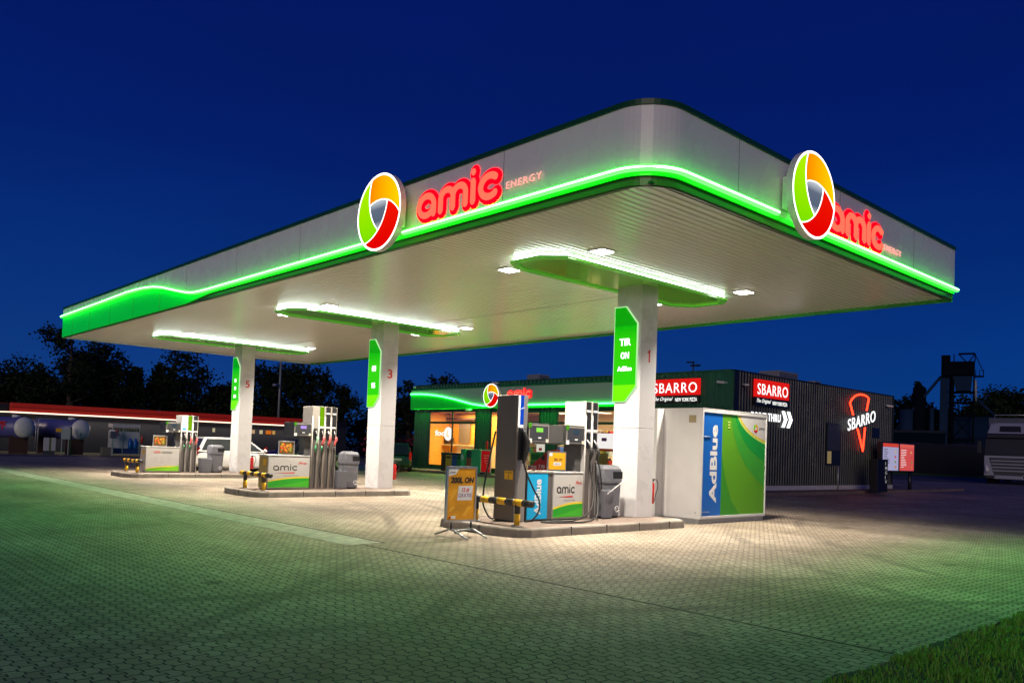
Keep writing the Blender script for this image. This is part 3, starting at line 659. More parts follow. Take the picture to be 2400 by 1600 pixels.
def fuel_pump(yf, x0, cab_w, tow, nstrips, htop, label, lpg=False, scr=scr_violet, sx=0.):
    y = yf; t = thing('fuel_pump', (x0, y+.25, .15), label, 'fuel pump', 'fuel pumps on the islands')
    x1 = x0+cab_w; tx0, tx1 = tow
    MB().box(x0-.0, x1, y+.012, y+.56, .17, 1.045).build('cabinet', pumpwhite, t, .008)
    MB().box(x0-.03, x1+.0, y-.01, y+.58, 1.046, 1.075).build('counter_top', white, t, .006)
    MB().box(x0+.005, x1-.005, y, y+.0115, .20, 1.03).build('front_panel', pumpwhite, t); swoosh_panel(t, x0+.008, x1-.008, y-.0005, .20, 1.03, not lpg, lpg)
    MB().box(x0+.02, tx1-.01, y+.03, y+.52, .148, .169).build('plinth', black, t)
    MB().box(x0-.006, x0-.001, y+.05, y+.54, .2, 1.03, pumpwhite if sx else mat('cabinet_side_olive', (.30, .24, .08), .4)).box(x0-.009, x0-.0065, y+.12, y+.30, .78, .95, yellow).build('side_panel', None, t)
    MB().box(tx0, tx1, y, y+.56, .15, htop).build('tower', pumpgrey if nstrips == 4 else pumpwhite, t, .01)
    MB().box(tx0-.17, tx0-.002, y+.08, y+.40, 1.076, 1.60).build('support_column', pumpdark, t)
    display(t, tx0-.56, tx0-.012, y-.02, 1.60, 1.975, .58, scr)
    n = nstrips; w_ = (tx1-tx0)/n; cols = {4: [None, 'lime', 'dark', 'dark'], 3: ['white', 'lime', 'dark'], 2: ['dark', 'dark']}[n]
    fr = MB()
    for i in range(n):
        a = tx0+i*w_+w_*.14; b = tx0+(i+1)*w_-w_*.14; zt = htop-.62 if n != 3 else 1.62
        if cols[i]:
            m_ = {'lime': em('lime_grade_strip', (.36, .80, .01), .55), 'dark': pr_dark, 'white': pr_white}[cols[i]]
            fr.box(a, b, y-.006, y-.0005, zt+.07, htop-.005, m_); fr.box(a, b, y-.007, y-.0005, zt+.02, zt+.066, pr_white)
            if cols[i] == 'dark': fr.box(a+.01, b-.01, y-.0085, y-.0065, htop-.21, htop-.17, pr_white)
            if cols[i] == 'white': fr.box(a+.01, b-.01, y-.0085, y-.0065, zt+.09, zt+.16, pr_cyan)
        fr.box(a, b, y-.004, y-.0005, zt-.32, zt-.002, black)
        # fluting between the hose channels
        fr.cyl((a-w_*.10, y-.012, .16), (a-w_*.10, y-.012, htop-.28), .017, None, pumpgrey if n == 4 else pumpwhite, 8)
        fr.box(a-.002, b+.0, y-.003, y-.0005, .17, zt-.325, mat('hose_channel', (.10, .09, .085), .6))
    fr.build('front_strips', None, t)
    gc = {4: [printed('nz_mint', (.35, .6, .4)), printed('nz_pink', (.65, .12, .12)), printed('nz_pink', (.65, .12, .12)), printed('nz_pink', (.65, .12, .12))], 3: [rubber, printed('nz_pink', (.65, .12, .12)), printed('nz_pink', (.65, .12, .12))], 2: [rubber, rubber]}[n]
    tn = [printed('nz_green', (.02, .25, .1)), printed('nz_green', (.02, .25, .1)), rubber, rubber]
    for i in range(n):
        zt = (htop-.66) if n != 3 else 1.60
        if n == 2: continue
        nozzle(t, tx0+(i+.5)*w_, y-.005, zt, gc[i], tint=tn[i], sway=.03*(-1)**i)
    return t
P3 = fuel_pump(COLY[1]+.08, 10.03, 1.22, (11.27, 12.04), 4, 2.45, 'grey four hose fuel pump with amic Pro panel on the middle island')
poster_stand(10.31, 10.79, COLY[1]+.12, 1.08, 1.46, 'small framed pizza picture standing on the middle pump cabinet', 'food')
P5 = fuel_pump(COLY[2]+.23, 10.17, 1.18, (11.37, 11.98), 3, 2.24, 'white LPG fuel pump with three hoses on the far island', True, scr_blue, 1)
poster_stand(10.40, 10.90, COLY[2]+.27, 1.08, 1.47, 'small framed pizza picture standing on the far LPG pump cabinet', 'food')
yA = COLY[0]+.18
P1 = fuel_pump(yA, 11.15, .86, (11.98, 12.37), 2, 2.47, 'white two hose diesel pump with amic Pro panel on the nearest island', False, scr_blue, 1)
poster_stand(11.0, 11.5, yA+.02, 1.09, 1.46, 'small orange 200L ON offer poster standing on the nearest pump', 'offer')
# looping diesel hoses of the nearest pump
for i, (xa, pts) in enumerate([(12.08, [(12.09, yA-.05, 1.30), (12.10, yA-.10, 1.0), (12.05, yA-.22, .70), (11.80, yA-.38, .35), (11.35, yA-.42, .19), (10.9, yA-.36, .17), (10.62, yA-.28, .165), (10.7, yA-.22, .165), (11.2, yA-.2, .17)]),
                              (12.28, [(12.27, yA-.05, 1.28), (12.26, yA-.1, .9), (12.16, yA-.24, .55), (11.9, yA-.45, .24), (11.5, yA-.56, .17), (11.1, yA-.55, .165), (10.7, yA-.42, .165), (10.58, yA-.30, .166)])]):
    nz = MB(); zt = 1.83; x = xa
    nz.tube([(x-.05, yA-.03, zt-.12), (x, yA-.06, zt-.22), (x+.03, yA-.07, zt-.30)], [.011, .013, .016], alu, 8)
    nz.tube([(x+.02, yA-.07, zt-.27), (x+.04, yA-.08, zt-.38), (x+.01, yA-.06, zt-.52)], [.03, .042, .028], rubber, 8, True, (Vector((0, 1, 0)), .8))
    o = nz.build('nozzle', None, P1); h = MB(); hose(h, pts, .0165); h.build('hose', None, o)
h = MB(); hose(h, [(12.34, yA-.04, 1.35), (12.42, yA-.07, 1.0), (12.46, yA-.08, .6), (12.40, yA-.06, .3), (12.3, yA-.03, .2)], .014); h.build('breakaway_hose', None, P1)
# AdBlue dispenser
AD = thing('adblue_dispenser', (10.3, yA+.25, .15), 'tall grey AdBlue dispenser with blue stripe and black nozzle on the nearest island', 'AdBlue dispenser')
mb = MB(); mb.prism([(10.16, yA, .17), (10.40, yA, .17), (10.40, yA, 2.47), (10.16, yA, 2.47)], (0, .56, 0), steel); mb.build('tower', None, AD, .01)
MB().box(10.14, 10.159, yA+.02, yA+.55, .17, 2.46).build('side_cover', mat('adblue_side_grey', (.15, .135, .115), .42, .3, noise=.06), AD, .004)
MB().box(10.17, 10.39, yA+.02, yA+.54, .148, .169).build('plinth', black, AD)
mb = MB(); mb.box(10.165, 10.215, yA-.008, yA-.0005, 1.9, 2.465, pr_white).box(10.215, 10.30, yA-.010, yA-.0005, 1.93, 2.465, em('adblue_blue_strip', (.01, .11, .85), .7)).box(10.17, 10.3, yA-.009, yA-.0005, 1.875, 1.925, pr_white)
mb.tube([(10.215, yA-.012, 2.2), (10.26, yA-.012, 2.23), (10.30, yA-.012, 2.24)], .006, pr_white, 6)
mb.build('blue_stripe', None, AD)
mb = MB(); mb.box(10.139, 10.1395, yA+.05, yA+.28, .92, 1.08, yellow); text(mb, '2', (10.1385, yA+.19, .94), YR, UP, .04, .07, pr_dark, .001, .02); mb.box(10.1383, 10.1388, yA+.08, yA+.25, 1.035, 1.05, pr_dark); mb.build('yellow_sticker', None, AD)
nz = MB(); nz.box(10.19, 10.31, yA-.06, yA-.001, 1.28, 1.86, black); nz.tube([(10.23, yA-.08, 1.86), (10.30, yA-.11, 1.72), (10.36, yA-.12, 1.58)], [.012, .014, .016], alu, 8)
nz.tube([(10.24, yA-.10, 1.80), (10.30, yA-.13, 1.62), (10.28, yA-.12, 1.42), (10.25, yA-.10, 1.22)], [.03, .06, .05, .03], rubber, 10); o = nz.build('nozzle', None, AD, .01)
h = MB(); hose(h, [(10.25, yA-.10, 1.26), (10.30, yA-.14, 1.05), (10.42, yA-.2, .78), (10.55, yA-.24, .55), (10.54, yA-.24, .35), (10.42, yA-.2, .2), (10.32, yA-.1, .17)], .0165); h.build('hose', None, o)
h = MB(); hose(h, [(10.15, yA+.58, 1.8), (10.06, yA+.62, 1.3), (9.99, yA+.66, .8), (9.99, yA+.68, .45), (10.06, yA+.6, .22), (10.1, yA+.5, .17)], .0165); h.build('rear_hose', None, AD)
mb = MB(); mb.box(10.47, 11.135, yA+.012, yA+.56, .17, 1.045, mat('adblue_side_dark', (.10, .095, .09), .4)); mb.build('cabinet', None, AD, .006)
MB().box(10.44, 11.14, yA-.008, yA+.58, 1.046, 1.08).build('counter_top', pumpgrey, AD, .006)
mb = MB(); mb.box(10.475, 11.0, yA, yA+.0115, .19, 1.04, pr_cyan); text(mb, 'AdBlue', (10.83, yA-.0005, .27), UP, -XR, .66, .17, pr_white, .002, .03); mb.build('blue_front_panel', None, AD)
display(AD, 10.42, 10.97, yA-.02, 1.60, 1.975, .5, scr_green)
MB().box(10.975, 11.405, yA+.03, yA+.45, 1.62, 1.96).build('display_link', pumpdark, AD)
# bins
def ring_mark(mb, x, y, z, r):
    for k in range(3):
        a0 = 90+120*k+12; P = [(x+r*math.cos(math.radians(a0-i*12)), y, z+r*math.sin(math.radians(a0-i*12))) for i in range(8)]
        mb.tube(P, r*.15, pr_white, 6); q = Vector(P[-1]); d = (Vector(P[-1])-Vector(P[-2])).normalized(); nn = Vector((-d.z, 0, d.x))
        mb.prism([q+nn*r*.32, q-nn*r*.32, q+d*r*.42], (0, .002, 0), pr_white)
    mb.ball((x, y, z+r*.1), r*.22, pr_white, 8, 5, (1, .2, 1)); mb.box(x-r*.13, x+r*.13, y-.002, y+.002, z-r*.45, z-.02, pr_white)
def waste_bin(x0, x1, y0, y1, ztop, label, slot=True):
    t = thing('waste_bin', ((x0+x1)/2, (y0+y1)/2, .15), label, 'waste bin', 'grey bins on the islands')
    zm = .15+(ztop-.15)*.66
    def shell(xa, xb, ya, yb, r):
        o = []
        for cx, cy, a0 in ((xb-r, yb-r, 0), (xa+r, yb-r, 90), (xa+r, ya+r, 180), (xb-r, ya+r, 270)):
            for i in range(5): a = math.radians(a0+22.5*i); o.append((cx+r*math.cos(a), cy+r*math.sin(a)))
        return o
    def loft(rings):
        n = len(rings[0][0]); vs = []; fs = []
        for o, z in rings: vs += [(x, y, z) for x, y in o]
        for k in range(len(rings)-1):
            for i in range(n): fs.append((k*n+i, k*n+(i+1) % n, (k+1)*n+(i+1) % n, (k+1)*n+i))
        fs += [tuple(reversed(range(n))), tuple((len(rings)-1)*n+i for i in range(n))]; return MB().add(vs, fs, None, False)
    r = .06
    b = loft([(shell(x0+.03, x1-.03, y0+.03, y1-.03, r), .19), (shell(x0+.012, x1-.012, y0+.012, y1-.012, r), zm-.03), (shell(x0+.02, x1-.02, y0+.02, y1-.02, r), zm)]); b.build('body', plastic, t)
    MB().box(x0+.06, x1-.06, y0+.06, y1-.06, .148, .189).build('base', black, t)
    hd = loft([(shell(x0, x1, y0, y1, r), zm+.001), (shell(x0-.004, x1+.004, y0-.004, y1+.004, r), zm+.04), (shell(x0+.01, x1-.01, y0+.01, y1-.01, r), ztop-.08), (shell(x0+.05, x1-.05, y0+.05, y1-.05, r), ztop-.02), (shell(x0+.12, x1-.12, y0+.12, y1-.12, r), ztop)]); hd.build('hood', plastic, t)
    w_ = x1-x0; MB().box(x0+w_*.50, x1-.015, y0-.004, y0+.02, ztop-.27, ztop-.13).build('opening', black, t)
    mb = MB(); ring_mark(mb, x1-w_*.25, y0+.008, .33, .055); mb.build('recycling_mark', None, t); return t
def bucket(x0, x1, y0, y1, ztop, label, wand=False):
    t = thing('windscreen_wash_bucket', ((x0+x1)/2, (y0+y1)/2, .15), label, 'bucket', 'wash buckets on the islands')
    mb = MB(); a, b, c, d = x0+.02, x1-.02, y0+.02, y1-.02
    vs = [(a, c, .17), (b, c, .17), (b, d, .17), (a, d, .17), (x0, y0, ztop), (x1, y0, ztop), (x1, y1, ztop+.03), (x0, y1, ztop+.03), (x0+.03, y0+.03, ztop), (x1-.03, y0+.03, ztop), (x1-.03, y1-.03, ztop+.02), (x0+.03, y1-.03, ztop+.02), (x0+.03, y0+.03, ztop-.15), (x1-.03, y0+.03, ztop-.15), (x1-.03, y1-.03, ztop-.15), (x0+.03, y1-.03, ztop-.15)]
    fs = [(0, 3, 2, 1)]+[(r*4+i, r*4+(i+1) % 4, r*4+4+(i+1) % 4, r*4+4+i) for r in range(3) for i in range(4)]+[(12, 13, 14, 15)]
    mb.add(vs, fs).build('tub', plastic, t, .008); MB().box(x0+.04, x1-.04, y0+.04, y1-.04, .148, .1695).build('base', black, t)
    if wand: MB().tube([(x0+.06, y0-.03, ztop-.05), (x1+.32, y0-.06, ztop+.27)], .010, pr_white, 6).build('squeegee', None, t)
waste_bin(12.52, 13.12, COLY[0]+.12, COLY[0]+.60, 1.22, 'grey waste bin with black slot next to column 1'); bucket(12.42, 12.72, COLY[0]+.0, COLY[0]+.11, .70, 'low grey wash bucket with white squeegee in front of the nearest bin', True)
waste_bin(12.38, 12.88, COLY[1]+.12, COLY[1]+.55, 1.22, 'grey waste bin with round top next to column 3'); bucket(12.06, 12.42, COLY[1]-.05, COLY[1]+.40, .66, 'low grey wash bucket beside the bin of the middle island')
waste_bin(12.50, 13.02, COLY[2]+.2, COLY[2]+.65, 1.2, 'grey waste bin next to column 5'); bucket(12.14, 12.52, COLY[2]+.1, COLY[2]+.5, .66, 'low grey wash bucket beside the bin of the far island')
def extinguisher(x, y, z, label, bracket=True):
    t = thing('fire_extinguisher', (x, y, z), label, 'fire extinguisher', 'red fire extinguishers')
    mb = MB(); mb.tube([(x, y, z), (x, y, z+.02), (x, y, z+.40), (x, y, z+.45), (x, y, z+.48)], [.05, .065, .065, .045, .02], None, 14); mb.build('cylinder', red, t)
    mb = MB(); mb.box(x-.02, x+.02, y-.06, y+.03, z+.48, z+.53, black); mb.build('valve', None, t)
    h = MB(); hose(h, [(x, y-.03, z+.52), (x+.10, y-.06, z+.50), (x+.13, y-.07, z+.36), (x+.09, y-.05, z+.2), (x+.06, y-.04, z+.05)], .009); h.build('hose', None, t)
    return t
for k, nm in enumerate(['hanging on the side of column 1', 'hanging on the side of column 3', 'hanging on the side of column 5']):
    extinguisher(COLX1+.12, COLY[k]+.12, .42 if k != 2 else .3, 'red fire extinguisher with black hose '+nm)
# small hose hook foot beside column 1
# ------------------------------------------------------------------ free standing poster sign
PS = thing('pavement_sign', (8.6, 10.55, 0), 'orange 200L ON advertising stand on bent metal feet', 'advertising stand')
ang = 0.0; rt = Vector((math.cos(ang), math.sin(ang), 0)); nb = rt.cross(UP); cc = Vector((8.60, 10.56, 0))
W_ = .64; lo = cc-rt*W_/2
mb = MB(); z0, z1 = .25, 1.16
for (a, b, c, d) in ((0, .03, z0, z1), (W_-.03, W_, z0, z1)):
    mb.prism([lo+rt*a+UP*c, lo+rt*b+UP*c, lo+rt*b+UP*d, lo+rt*a+UP*d], nb*-.04)
for (c, d) in ((z0, z0+.03), (z1-.03, z1)): mb.prism([lo+rt*.031+UP*c, lo+rt*(W_-.031)+UP*c, lo+rt*(W_-.031)+UP*d, lo+rt*.031+UP*d], nb*-.039)
mb.build('frame', alu, PS, .003)
def on(a, z, e=0): return lo+rt*(a if a > .5 else a*1.143)+UP*z+nb*(e-.006)
mb = MB(); pw = W_-.062
pm = mat('poster_orange', (.80, .36, .015), .35, noise=.35, nscale=3)
mb.prism([on(.031, .281), on(W_-.031, .281), on(W_-.031, 1.129), on(.031, 1.129)], nb*-.01, pm)
mb.prism([on(.035, 1.0, .001), on(.16, 1.03, .001), on(.22, 1.125, .001), on(.035, 1.125, .001)], nb*.001, pr_white)
for i in range(3): mb.tube([on(.06, 1.07, .003), on(.16, 1.075, .003)], .006, printed('grey', (.4, .38, .38)), 5)
text(mb, '200L ON', on(.07, .885, .001), rt, UP, .50, .10, pr_dark, .002, .05, .15)
mb.prism([on(.20, .60, .001), on(.47, .60, .001), on(.49, .84, .001), on(.22, .84, .001)], nb*.001, pr_white)
text(mb, '12 zł', on(.28, .745, .003), rt, UP, .16, .065, pr_red, .001, .02, .2); text(mb, 'GRATIS', on(.222, .65, .003), rt, UP, .28, .065, printed('purple', (.22, .02, .20)), .001, .0, .15, 1.2)
for a in [(.06, .62, .19, .78), (.30, .34, .47, .5), (.05, .42, .15, .5)]:
    mb.prism([on(a[0], a[1], .001), on(a[0]+.05, a[1], .001), on(a[2]+.02, a[3], .001), on(a[2]-.06, a[3], .001)], nb*.0008, printed('amber_light', (.85, .45, .04)))
mb.ball(on(.075, .325, .002), .016, pr_red, 8, 5, (1, 1, 1)); mb.prism([on(.10, .30, .001), on(.18, .30, .001), on(.18, .35, .001), on(.10, .35, .001)], nb*.001, pr_white)
mb.build('poster', None, PS)
for s_ in (.12, W_-.10):
    f = MB(); base = lo+rt*s_
    f.tube([base-nb*-.42+UP*.015, base+nb*.06+UP*.125, base-nb*.06+UP*.125, base-nb*.42+UP*.015], .017, galv, 8); f.build('foot', None, PS)
    f = MB(); f.cyl(base+UP*.13, base+UP*.249, .016, None, black); f.build('spring', None, PS)
f = MB(); f.tube([lo+rt*.12+UP*.11, lo+rt*(W_-.10)+UP*.11], .012, galv, 8); f.build('crossbar', None, PS)
# ------------------------------------------------------------------ AdBlue container
CT = thing('adblue_tank_container', (16.3, 11.5, 0), 'white AdBlue storage container with green and blue printed front beside column 1', 'storage container')
kx0, kx1, ky0, ky1 = 15.0, 17.66, 10.28, 12.15
MB().box(kx0, kx1, ky0+.02, ky1, .10, 2.5, white).box(kx0-.25, kx0-.002, ky0+1.02, ky1, .10, 2.5, white).build('body', None, CT, .012)
MB().box(kx0+.01, kx1-.01, ky0+.04, ky1-.02, -.01, .098, galv).box(kx0-.24, kx0, ky0+1.04, ky1-.02, -.01, .098, galv).build('base_frame', None, CT)
mb = MB(); mb.box(kx0+.001, kx0+.045, ky0-.015, ky0+.019, .11, 2.49).box(kx1-.045, kx1-.001, ky0-.015, ky0+.019, .11, 2.49).box(kx0+.046, kx1-.046, ky0-.014, ky0+.019, 2.43, 2.489).box(kx0+.046, kx1-.046, ky0-.014, ky0+.019, .111, .17); mb.build('front_frame', white, CT, .004)
fx0, fx1, fz0, fz1 = kx0+.047, kx1-.047, .172, 2.428
mb = MB(); Yp = ky0
def poly(pts, m, k): mb.prism([(x, Yp-.0008*k, z) for x, z in pts], (0, .0007, 0), m)
bx = fx0+(fx1-fx0)*.285
poly([(fx0, fz0), (bx, fz0), (bx, fz1), (fx0, fz1)], printed('adblue_blue', (.008, .12, .50)), 1)
poly([(bx, fz0), (fx1, fz0), (fx1, fz1), (bx, fz1)], printed('lime_dark', (.10, .33, .01)), 1)
def acurve(x_top, z_r, c, n=16, z_top=None):   # from top edge to right edge
    zt = z_top or fz1; return [((1-t)**2*x_top+2*t*(1-t)*c[0]+t*t*fx1, (1-t)**2*zt+2*t*(1-t)*c[1]+t*t*z_r) for t in [i/n for i in range(n+1)]]
c1 = acurve(16.12, .80, (16.3, 1.35)); poly(c1+[(fx1, fz1)], printed('mid_green', (.045, .33, .025)), 2)
c2_ = acurve(16.28, 1.38, (16.5, 1.75)); poly(c2_+[(fx1, fz1)], printed('deep_green', (.01, .30, .035)), 3)
c3_ = acurve(16.36, 1.80, (16.62, 2.0)); poly(c3_+[(fx1, fz1)], printed('pale_lime', (.55, .72, .15)), 4)
c4_ = acurve(16.41, 1.84, (16.68, 2.03)); poly(c4_+[(fx1, fz1)], pr_yel, 5)
c5_ = acurve(16.47, 1.88, (16.74, 2.06)); poly(c5_+[(fx1, fz1)], printed('pale_grey', (.62, .62, .60)), 6)
poly([(bx, fz0), (16.55, fz0), (16.2, .5), (15.95, 1.0), (bx, 1.5)], printed('lower_green', (.04, .27, .015)), 2)
text(mb, 'AdBlue', (15.60, Yp-.001, .45), UP, -XR, 1.72, .27, pr_white, .002, .035)
em_c = (17.16, 2.16)
for a0, m_ in ((90, printed('amber', (.80, .38, .01))), (-30, pr_red), (210, pr_lime)):
    pts = [(em_c[0]+r_*math.cos(math.radians(a)), em_c[1]+r_*math.sin(math.radians(a))) for r_, rng in ((.10, [a0-120*i/8 for i in range(9)]), (.045, [a0-120+120*i/8 for i in range(9)])) for a in rng]; poly(pts, m_, 8)
amic(mb, (17.32, Yp-.006, 2.14), XR, UP, .22, .045, .006, pr_dark, .2)
for i in range(3): mb.box(16.0, 16.09, Yp-.004, Yp-.0025, 2.12+i*.06, 2.15+i*.06, printed('pale_lime', (.55, .72, .15)))
mb.tube([(fx0+.02, Yp-.008, 1.9), (fx0+.28, Yp-.008, 1.9)], .006, galv, 5); mb.tube([(fx0+.02, Yp-.008, .26), (fx0+.28, Yp-.008, .26)], .006, galv, 5)
mb.build('printed_front', None, CT)
MB().box(kx0-.012, kx0-.001, ky0+.16, ky0+.34, 2.2, 2.36, mat('vent_tan', (.25, .20, .10), .5)).build('vent', None, CT)
MB().box(kx0+.0, kx1, ky0+.0-.012, ky1, 2.501, 2.52, white).build('roof_edge', None, CT)
MB().box(kx0-.008, kx0-.001, ky0+.10, ky0+.13, .22, .26, galv).build('bolt', None, CT)
# ================================================================== SHOP BUILDING
SX, SY = 28.1, 17.85; SYE = 39.15; SXE = 43.0; SH = 4.86; PL = .16
SB = thing('shop_building', (33, 27, 0), 'low green and black shop building made of corrugated containers behind the pumps', 'shop building')
corg = mat('corrugated_green', (.008, .115, .055), .4, noise=.15, nscale=1.5)
corb = mat('corrugated_black', (.011, .017, .018), .42, noise=.2, nscale=1.5)
fgr = mat('facade_green', (.003, .085, .035), .4)
def corrug(name, m, a, b, z0, z1, nrm, pitch=.28, dep=.036):
    """trapezoid corrugated sheet between ground points a,b"""
    a = Vector((*a, 0)); b = Vector((*b, 0)); d = (b-a); L_ = d.length; d.normalize(); n = Vector((*nrm, 0)); vs = []; fs = []
    pr = [(0, 0), (.28, 0), (.40, 1), (.78, 1), (.90, 0)]; u = 0; pts = []
    while u < L_-pitch:
        for f, h in pr: pts.append((u+f*pitch, h*dep))
        u += pitch
    pts.append((L_, 0))
    for u, h in pts: p = a+d*u+n*h; vs += [p+UP*z0, p+UP*z1]
    for i in range(len(pts)-1): fs.append((2*i, 2*i+2, 2*i+3, 2*i+1))
    return MB().add(vs, fs).build(name, m, SB)
# solid shell (walls, roof, floor) with a real room behind the windows
shell = MB(); shell.box(SX+.02, SXE, SY+.02, SYE, SH-.12, SH-.06, black).box(SX+6.5, SXE-.02, SY+.25, SYE-.02, PL, SH-.121, black).box(SX+.2, SXE-.03, SY+.02, SY+.24, PL, SH-.121, black).box(SX+.02, SX+6.49, SYE-.2, SYE-.02, PL, SH-.121, fgr)
shell.build('shell', None, SB)
MB().box(SX-.02, SXE, SY, SYE, 0, PL).box(SX+.4, SXE, SY-.075, SY-.05, .13, .32).build('plinth', mat('plinth_grey', (.62, .60, .60), .7, noise=.2), SB)
corrug('side_wall', corb, (SX+.35, SY), (SXE, SY), PL, SH, (0, -1), .21)
MB().box(SX+.0, SX+.35, SY-.04, SY+.03, PL, SH, corb).box(SXE-.01, SXE+.06, SY-.05, SY+.1, PL, SH, corb).box(SX, SXE+.05, SY-.06, SY+.1, SH+.001, SH+.05, corb).build('side_corner_posts', None, SB, .004)
# openings in the front wall, y ranges
OPEN = [(33.55, 37.55, .40, 3.34), (31.80, 32.25, .40, 3.3), (28.70, 31.2, .40, 3.27), (22.0, 27.4, .40, 3.3)]
def wallseg(ya, yb, z0, z1, m=fgr):
    if yb-ya > .5 and m is fgr: corrug('front_wall', m, (SX, yb), (SX, ya), z0, z1, (-1, 0), .22, .03)
    else: MB().box(SX-.02, SX+.02, ya, yb, z0, z1).build('front_wall', m, SB)
edges = [SYE]+[v for o in OPEN for v in (o[1], o[0])]+[SY+.02]
for i in range(0, len(edges), 2): wallseg(edges[i+1], edges[i], PL, 3.5)
for a, b, z0, z1 in OPEN:
    MB().box(SX-.02, SX+.02, a, b, PL, z0).build('front_sill', fgr, SB); MB().box(SX-.02, SX+.02, a, b, z1, 3.5).build('front_lintel', fgr, SB)
corrug('front_upper_wall', corg, (SX, SYE), (SX, SY+.1), 3.5, SH, (-1, 0), .28, .04)
MB().box(SX-.05, SX+.05, SY-.03, SY+.1, PL, SH+.001).build('front_corner_post', mat('post_green', (.008, .10, .045), .4), SB, .004)
MB().box(SX-.07, SX+.1, SY+.1, SYE+.05, SH+.001, SH+.06).build('front_roof_trim', dkgreen, SB)
# interior
orange = mat('interior_orange', (.95, .42, .06), .5); cream = mat('interior_cream', (.85, .60, .34), .5)
rm = MB(); rx0, rx1 = SX+.03, SX+5.2
rm.box(rx0, rx1, SY+.3, SYE-.3, PL-.0+.003, PL+.02, mat('shop_floor', (.45, .36, .26), .3)); rm.box(rx0, rx1, SY+.3, SYE-.3, 3.42, 3.45, mat('shop_ceiling', (.7, .45, .25), .6))
rm.box(rx1, rx1+.05, SY+.3, SYE-.3, PL+.02, 3.42, cream); rm.box(rx0, rx1, SYE-.34, SYE-.31, PL+.021, 3.419, orange)
rm.box(SX+2.3, SX+2.36, 33.4, SYE-.35, PL+.021, 3.419, orange)
rm.build('interior_room', None, SB)
ib = MB(); ib.box(SX+2.24, SX+2.29, 33.6, 37.9, PL+.03, 1.55, mat('interior_panel_peach', (.95, .62, .36), .5)); ib.box(SX+2.2, SX+2.23, 36.7, 37.7, 1.65, 2.85, mat('menu_screen_grey', (.22, .16, .13), .3)); ib.box(SX+1.9, SX+1.96, 38.3, 38.7, 1.5, 2.2, black); ib.box(SX+1.75, SX+2.24, 36.2, 38.7, 1.50, 1.58, mat('counter_top_cream', (.8, .6, .4), .3)); ib.box(SX+1.9, SX+2.1, 38.0, 38.3, 1.58, 1.95, mat('coffee_machine', (.10, .05, .04), .4)); ib.box(SX+2.0, SX+2.24, 35.4, 38.7, 3.02, 3.14, mat('pelmet_brown', (.12, .05, .02), .5)); ib.build('interior_counter', None, SB)
R = random.Random(9); gm = [mat('goods_%s' % n_, c_, .4) for n_, c_ in (('red', (.6, .03, .02)), ('white', (.8, .8, .75)), ('yellow', (.8, .55, .05)), ('blue', (.05, .15, .5)), ('green', (.08, .35, .06)), ('brown', (.28, .12, .05)))]
sh = MB()
for ya in (19.0, 21.2, 23.4, 25.6, 28.9, 30.2):
    for zz in (.35, .8, 1.25, 1.7, 2.15):
        sh.box(SX+1.7, SX+2.2, ya, ya+1.3, zz, zz+.03, alu)
        yy = ya+.03
        while yy < ya+1.2: h_ = R.uniform(.15, .36); w_ = R.uniform(.07, .2); sh.box(SX+1.72, SX+2.1, yy, yy+w_, zz+.031, zz+.03+h_, R.choice(gm)); yy += w_+.015
sh.build('shelves_with_goods', None, SB)
for i, yy in enumerate((20.5, 23.8, 27.2, 30.2)):
    l = MB(); l.box(SX+1.4, SX+3.4, yy-.2, yy+.2, 3.40, 3.418, em('shop_ceiling_lamp', (1, .86, .62), 4)); l.build('ceiling_lamp', None, SB)
    area_light('shop_lamp', (SX+2.0, yy, 3.35), 2.0, 190, (1, .80, .52), SB, sy=1.2)
for yy in (34.6, 36.6): area_light('shop_lamp', (SX+1.1, yy, 3.35), 1.6, 190, (1, .72, .34), SB, sy=1.2)
# windows
wf = mat('window_frame_black', (.015, .02, .02), .4)
for k, (a, b, z0, z1) in enumerate(OPEN):
    f = MB(); x0, x1 = SX-.06, SX-.022
    f.box(x0, x1, a-.06, a, z0-.06, z1+.06).box(x0, x1, b, b+.06, z0-.06, z1+.06).box(x0, x1, a, b, z1, z1+.06).box(x0, x1, a, b, z0-.06, z0)
    if b-a > 1:
        n = max(2, round((b-a)/2.1))
        for i in range(1, n): yy = a+(b-a)*i/n+(.0 if k else -.05); f.box(x0+.002, x1-.002, yy-.05, yy+.05, z0, 2.70).box(x0+.002, x1-.002, yy-.05, yy+.05, 2.82, z1)
        f.box(x0+.003, x1-.003, a, b, 2.70, 2.82)
    w0 = f.build('window', wf, SB); MB().box(SX-.03, SX-.024, a+.002, b-.002, z0+.002, z1-.002).build('pane', glass, w0)
w0 = MB(); vg = em('vinyl_white', (1, .98, .9), 1.1)
text(w0, 'foo', (SX-.045, 37.05, 2.02), YR, UP, .95, .33, vg, .004, .03)
w0.tube([(SX-.044, 35.85, 2.14), (SX-.048, 35.85, 2.14)], [.38, .38], vg, 24, True, None, False); text(w0, 'L', (SX-.05, 35.98, 1.98), YR, UP, .22, .32, em('vinyl_orange', (1, .55, .12), 1), .003, .03)
w0.build('window_lettering', None, SB)
pb = MB(); pb.box(SX-.04, SX-.034, 24.2, 25.0, .5, 1.4, gm[5]); pb.box(SX-.04, SX-.034, 23.0, 24.9, 1.62, 2.3, em('poster_white_lit', (1, .96, .92), .9)); pb.box(SX-.042, SX-.0405, 24.3, 24.6, 1.95, 2.1, printed('purple', (.22, .02, .20))); pb.box(SX-.04, SX-.034, 23.0, 24.9, 1.5, 1.61, pr_red); pb.build('window_posters', None, SB)
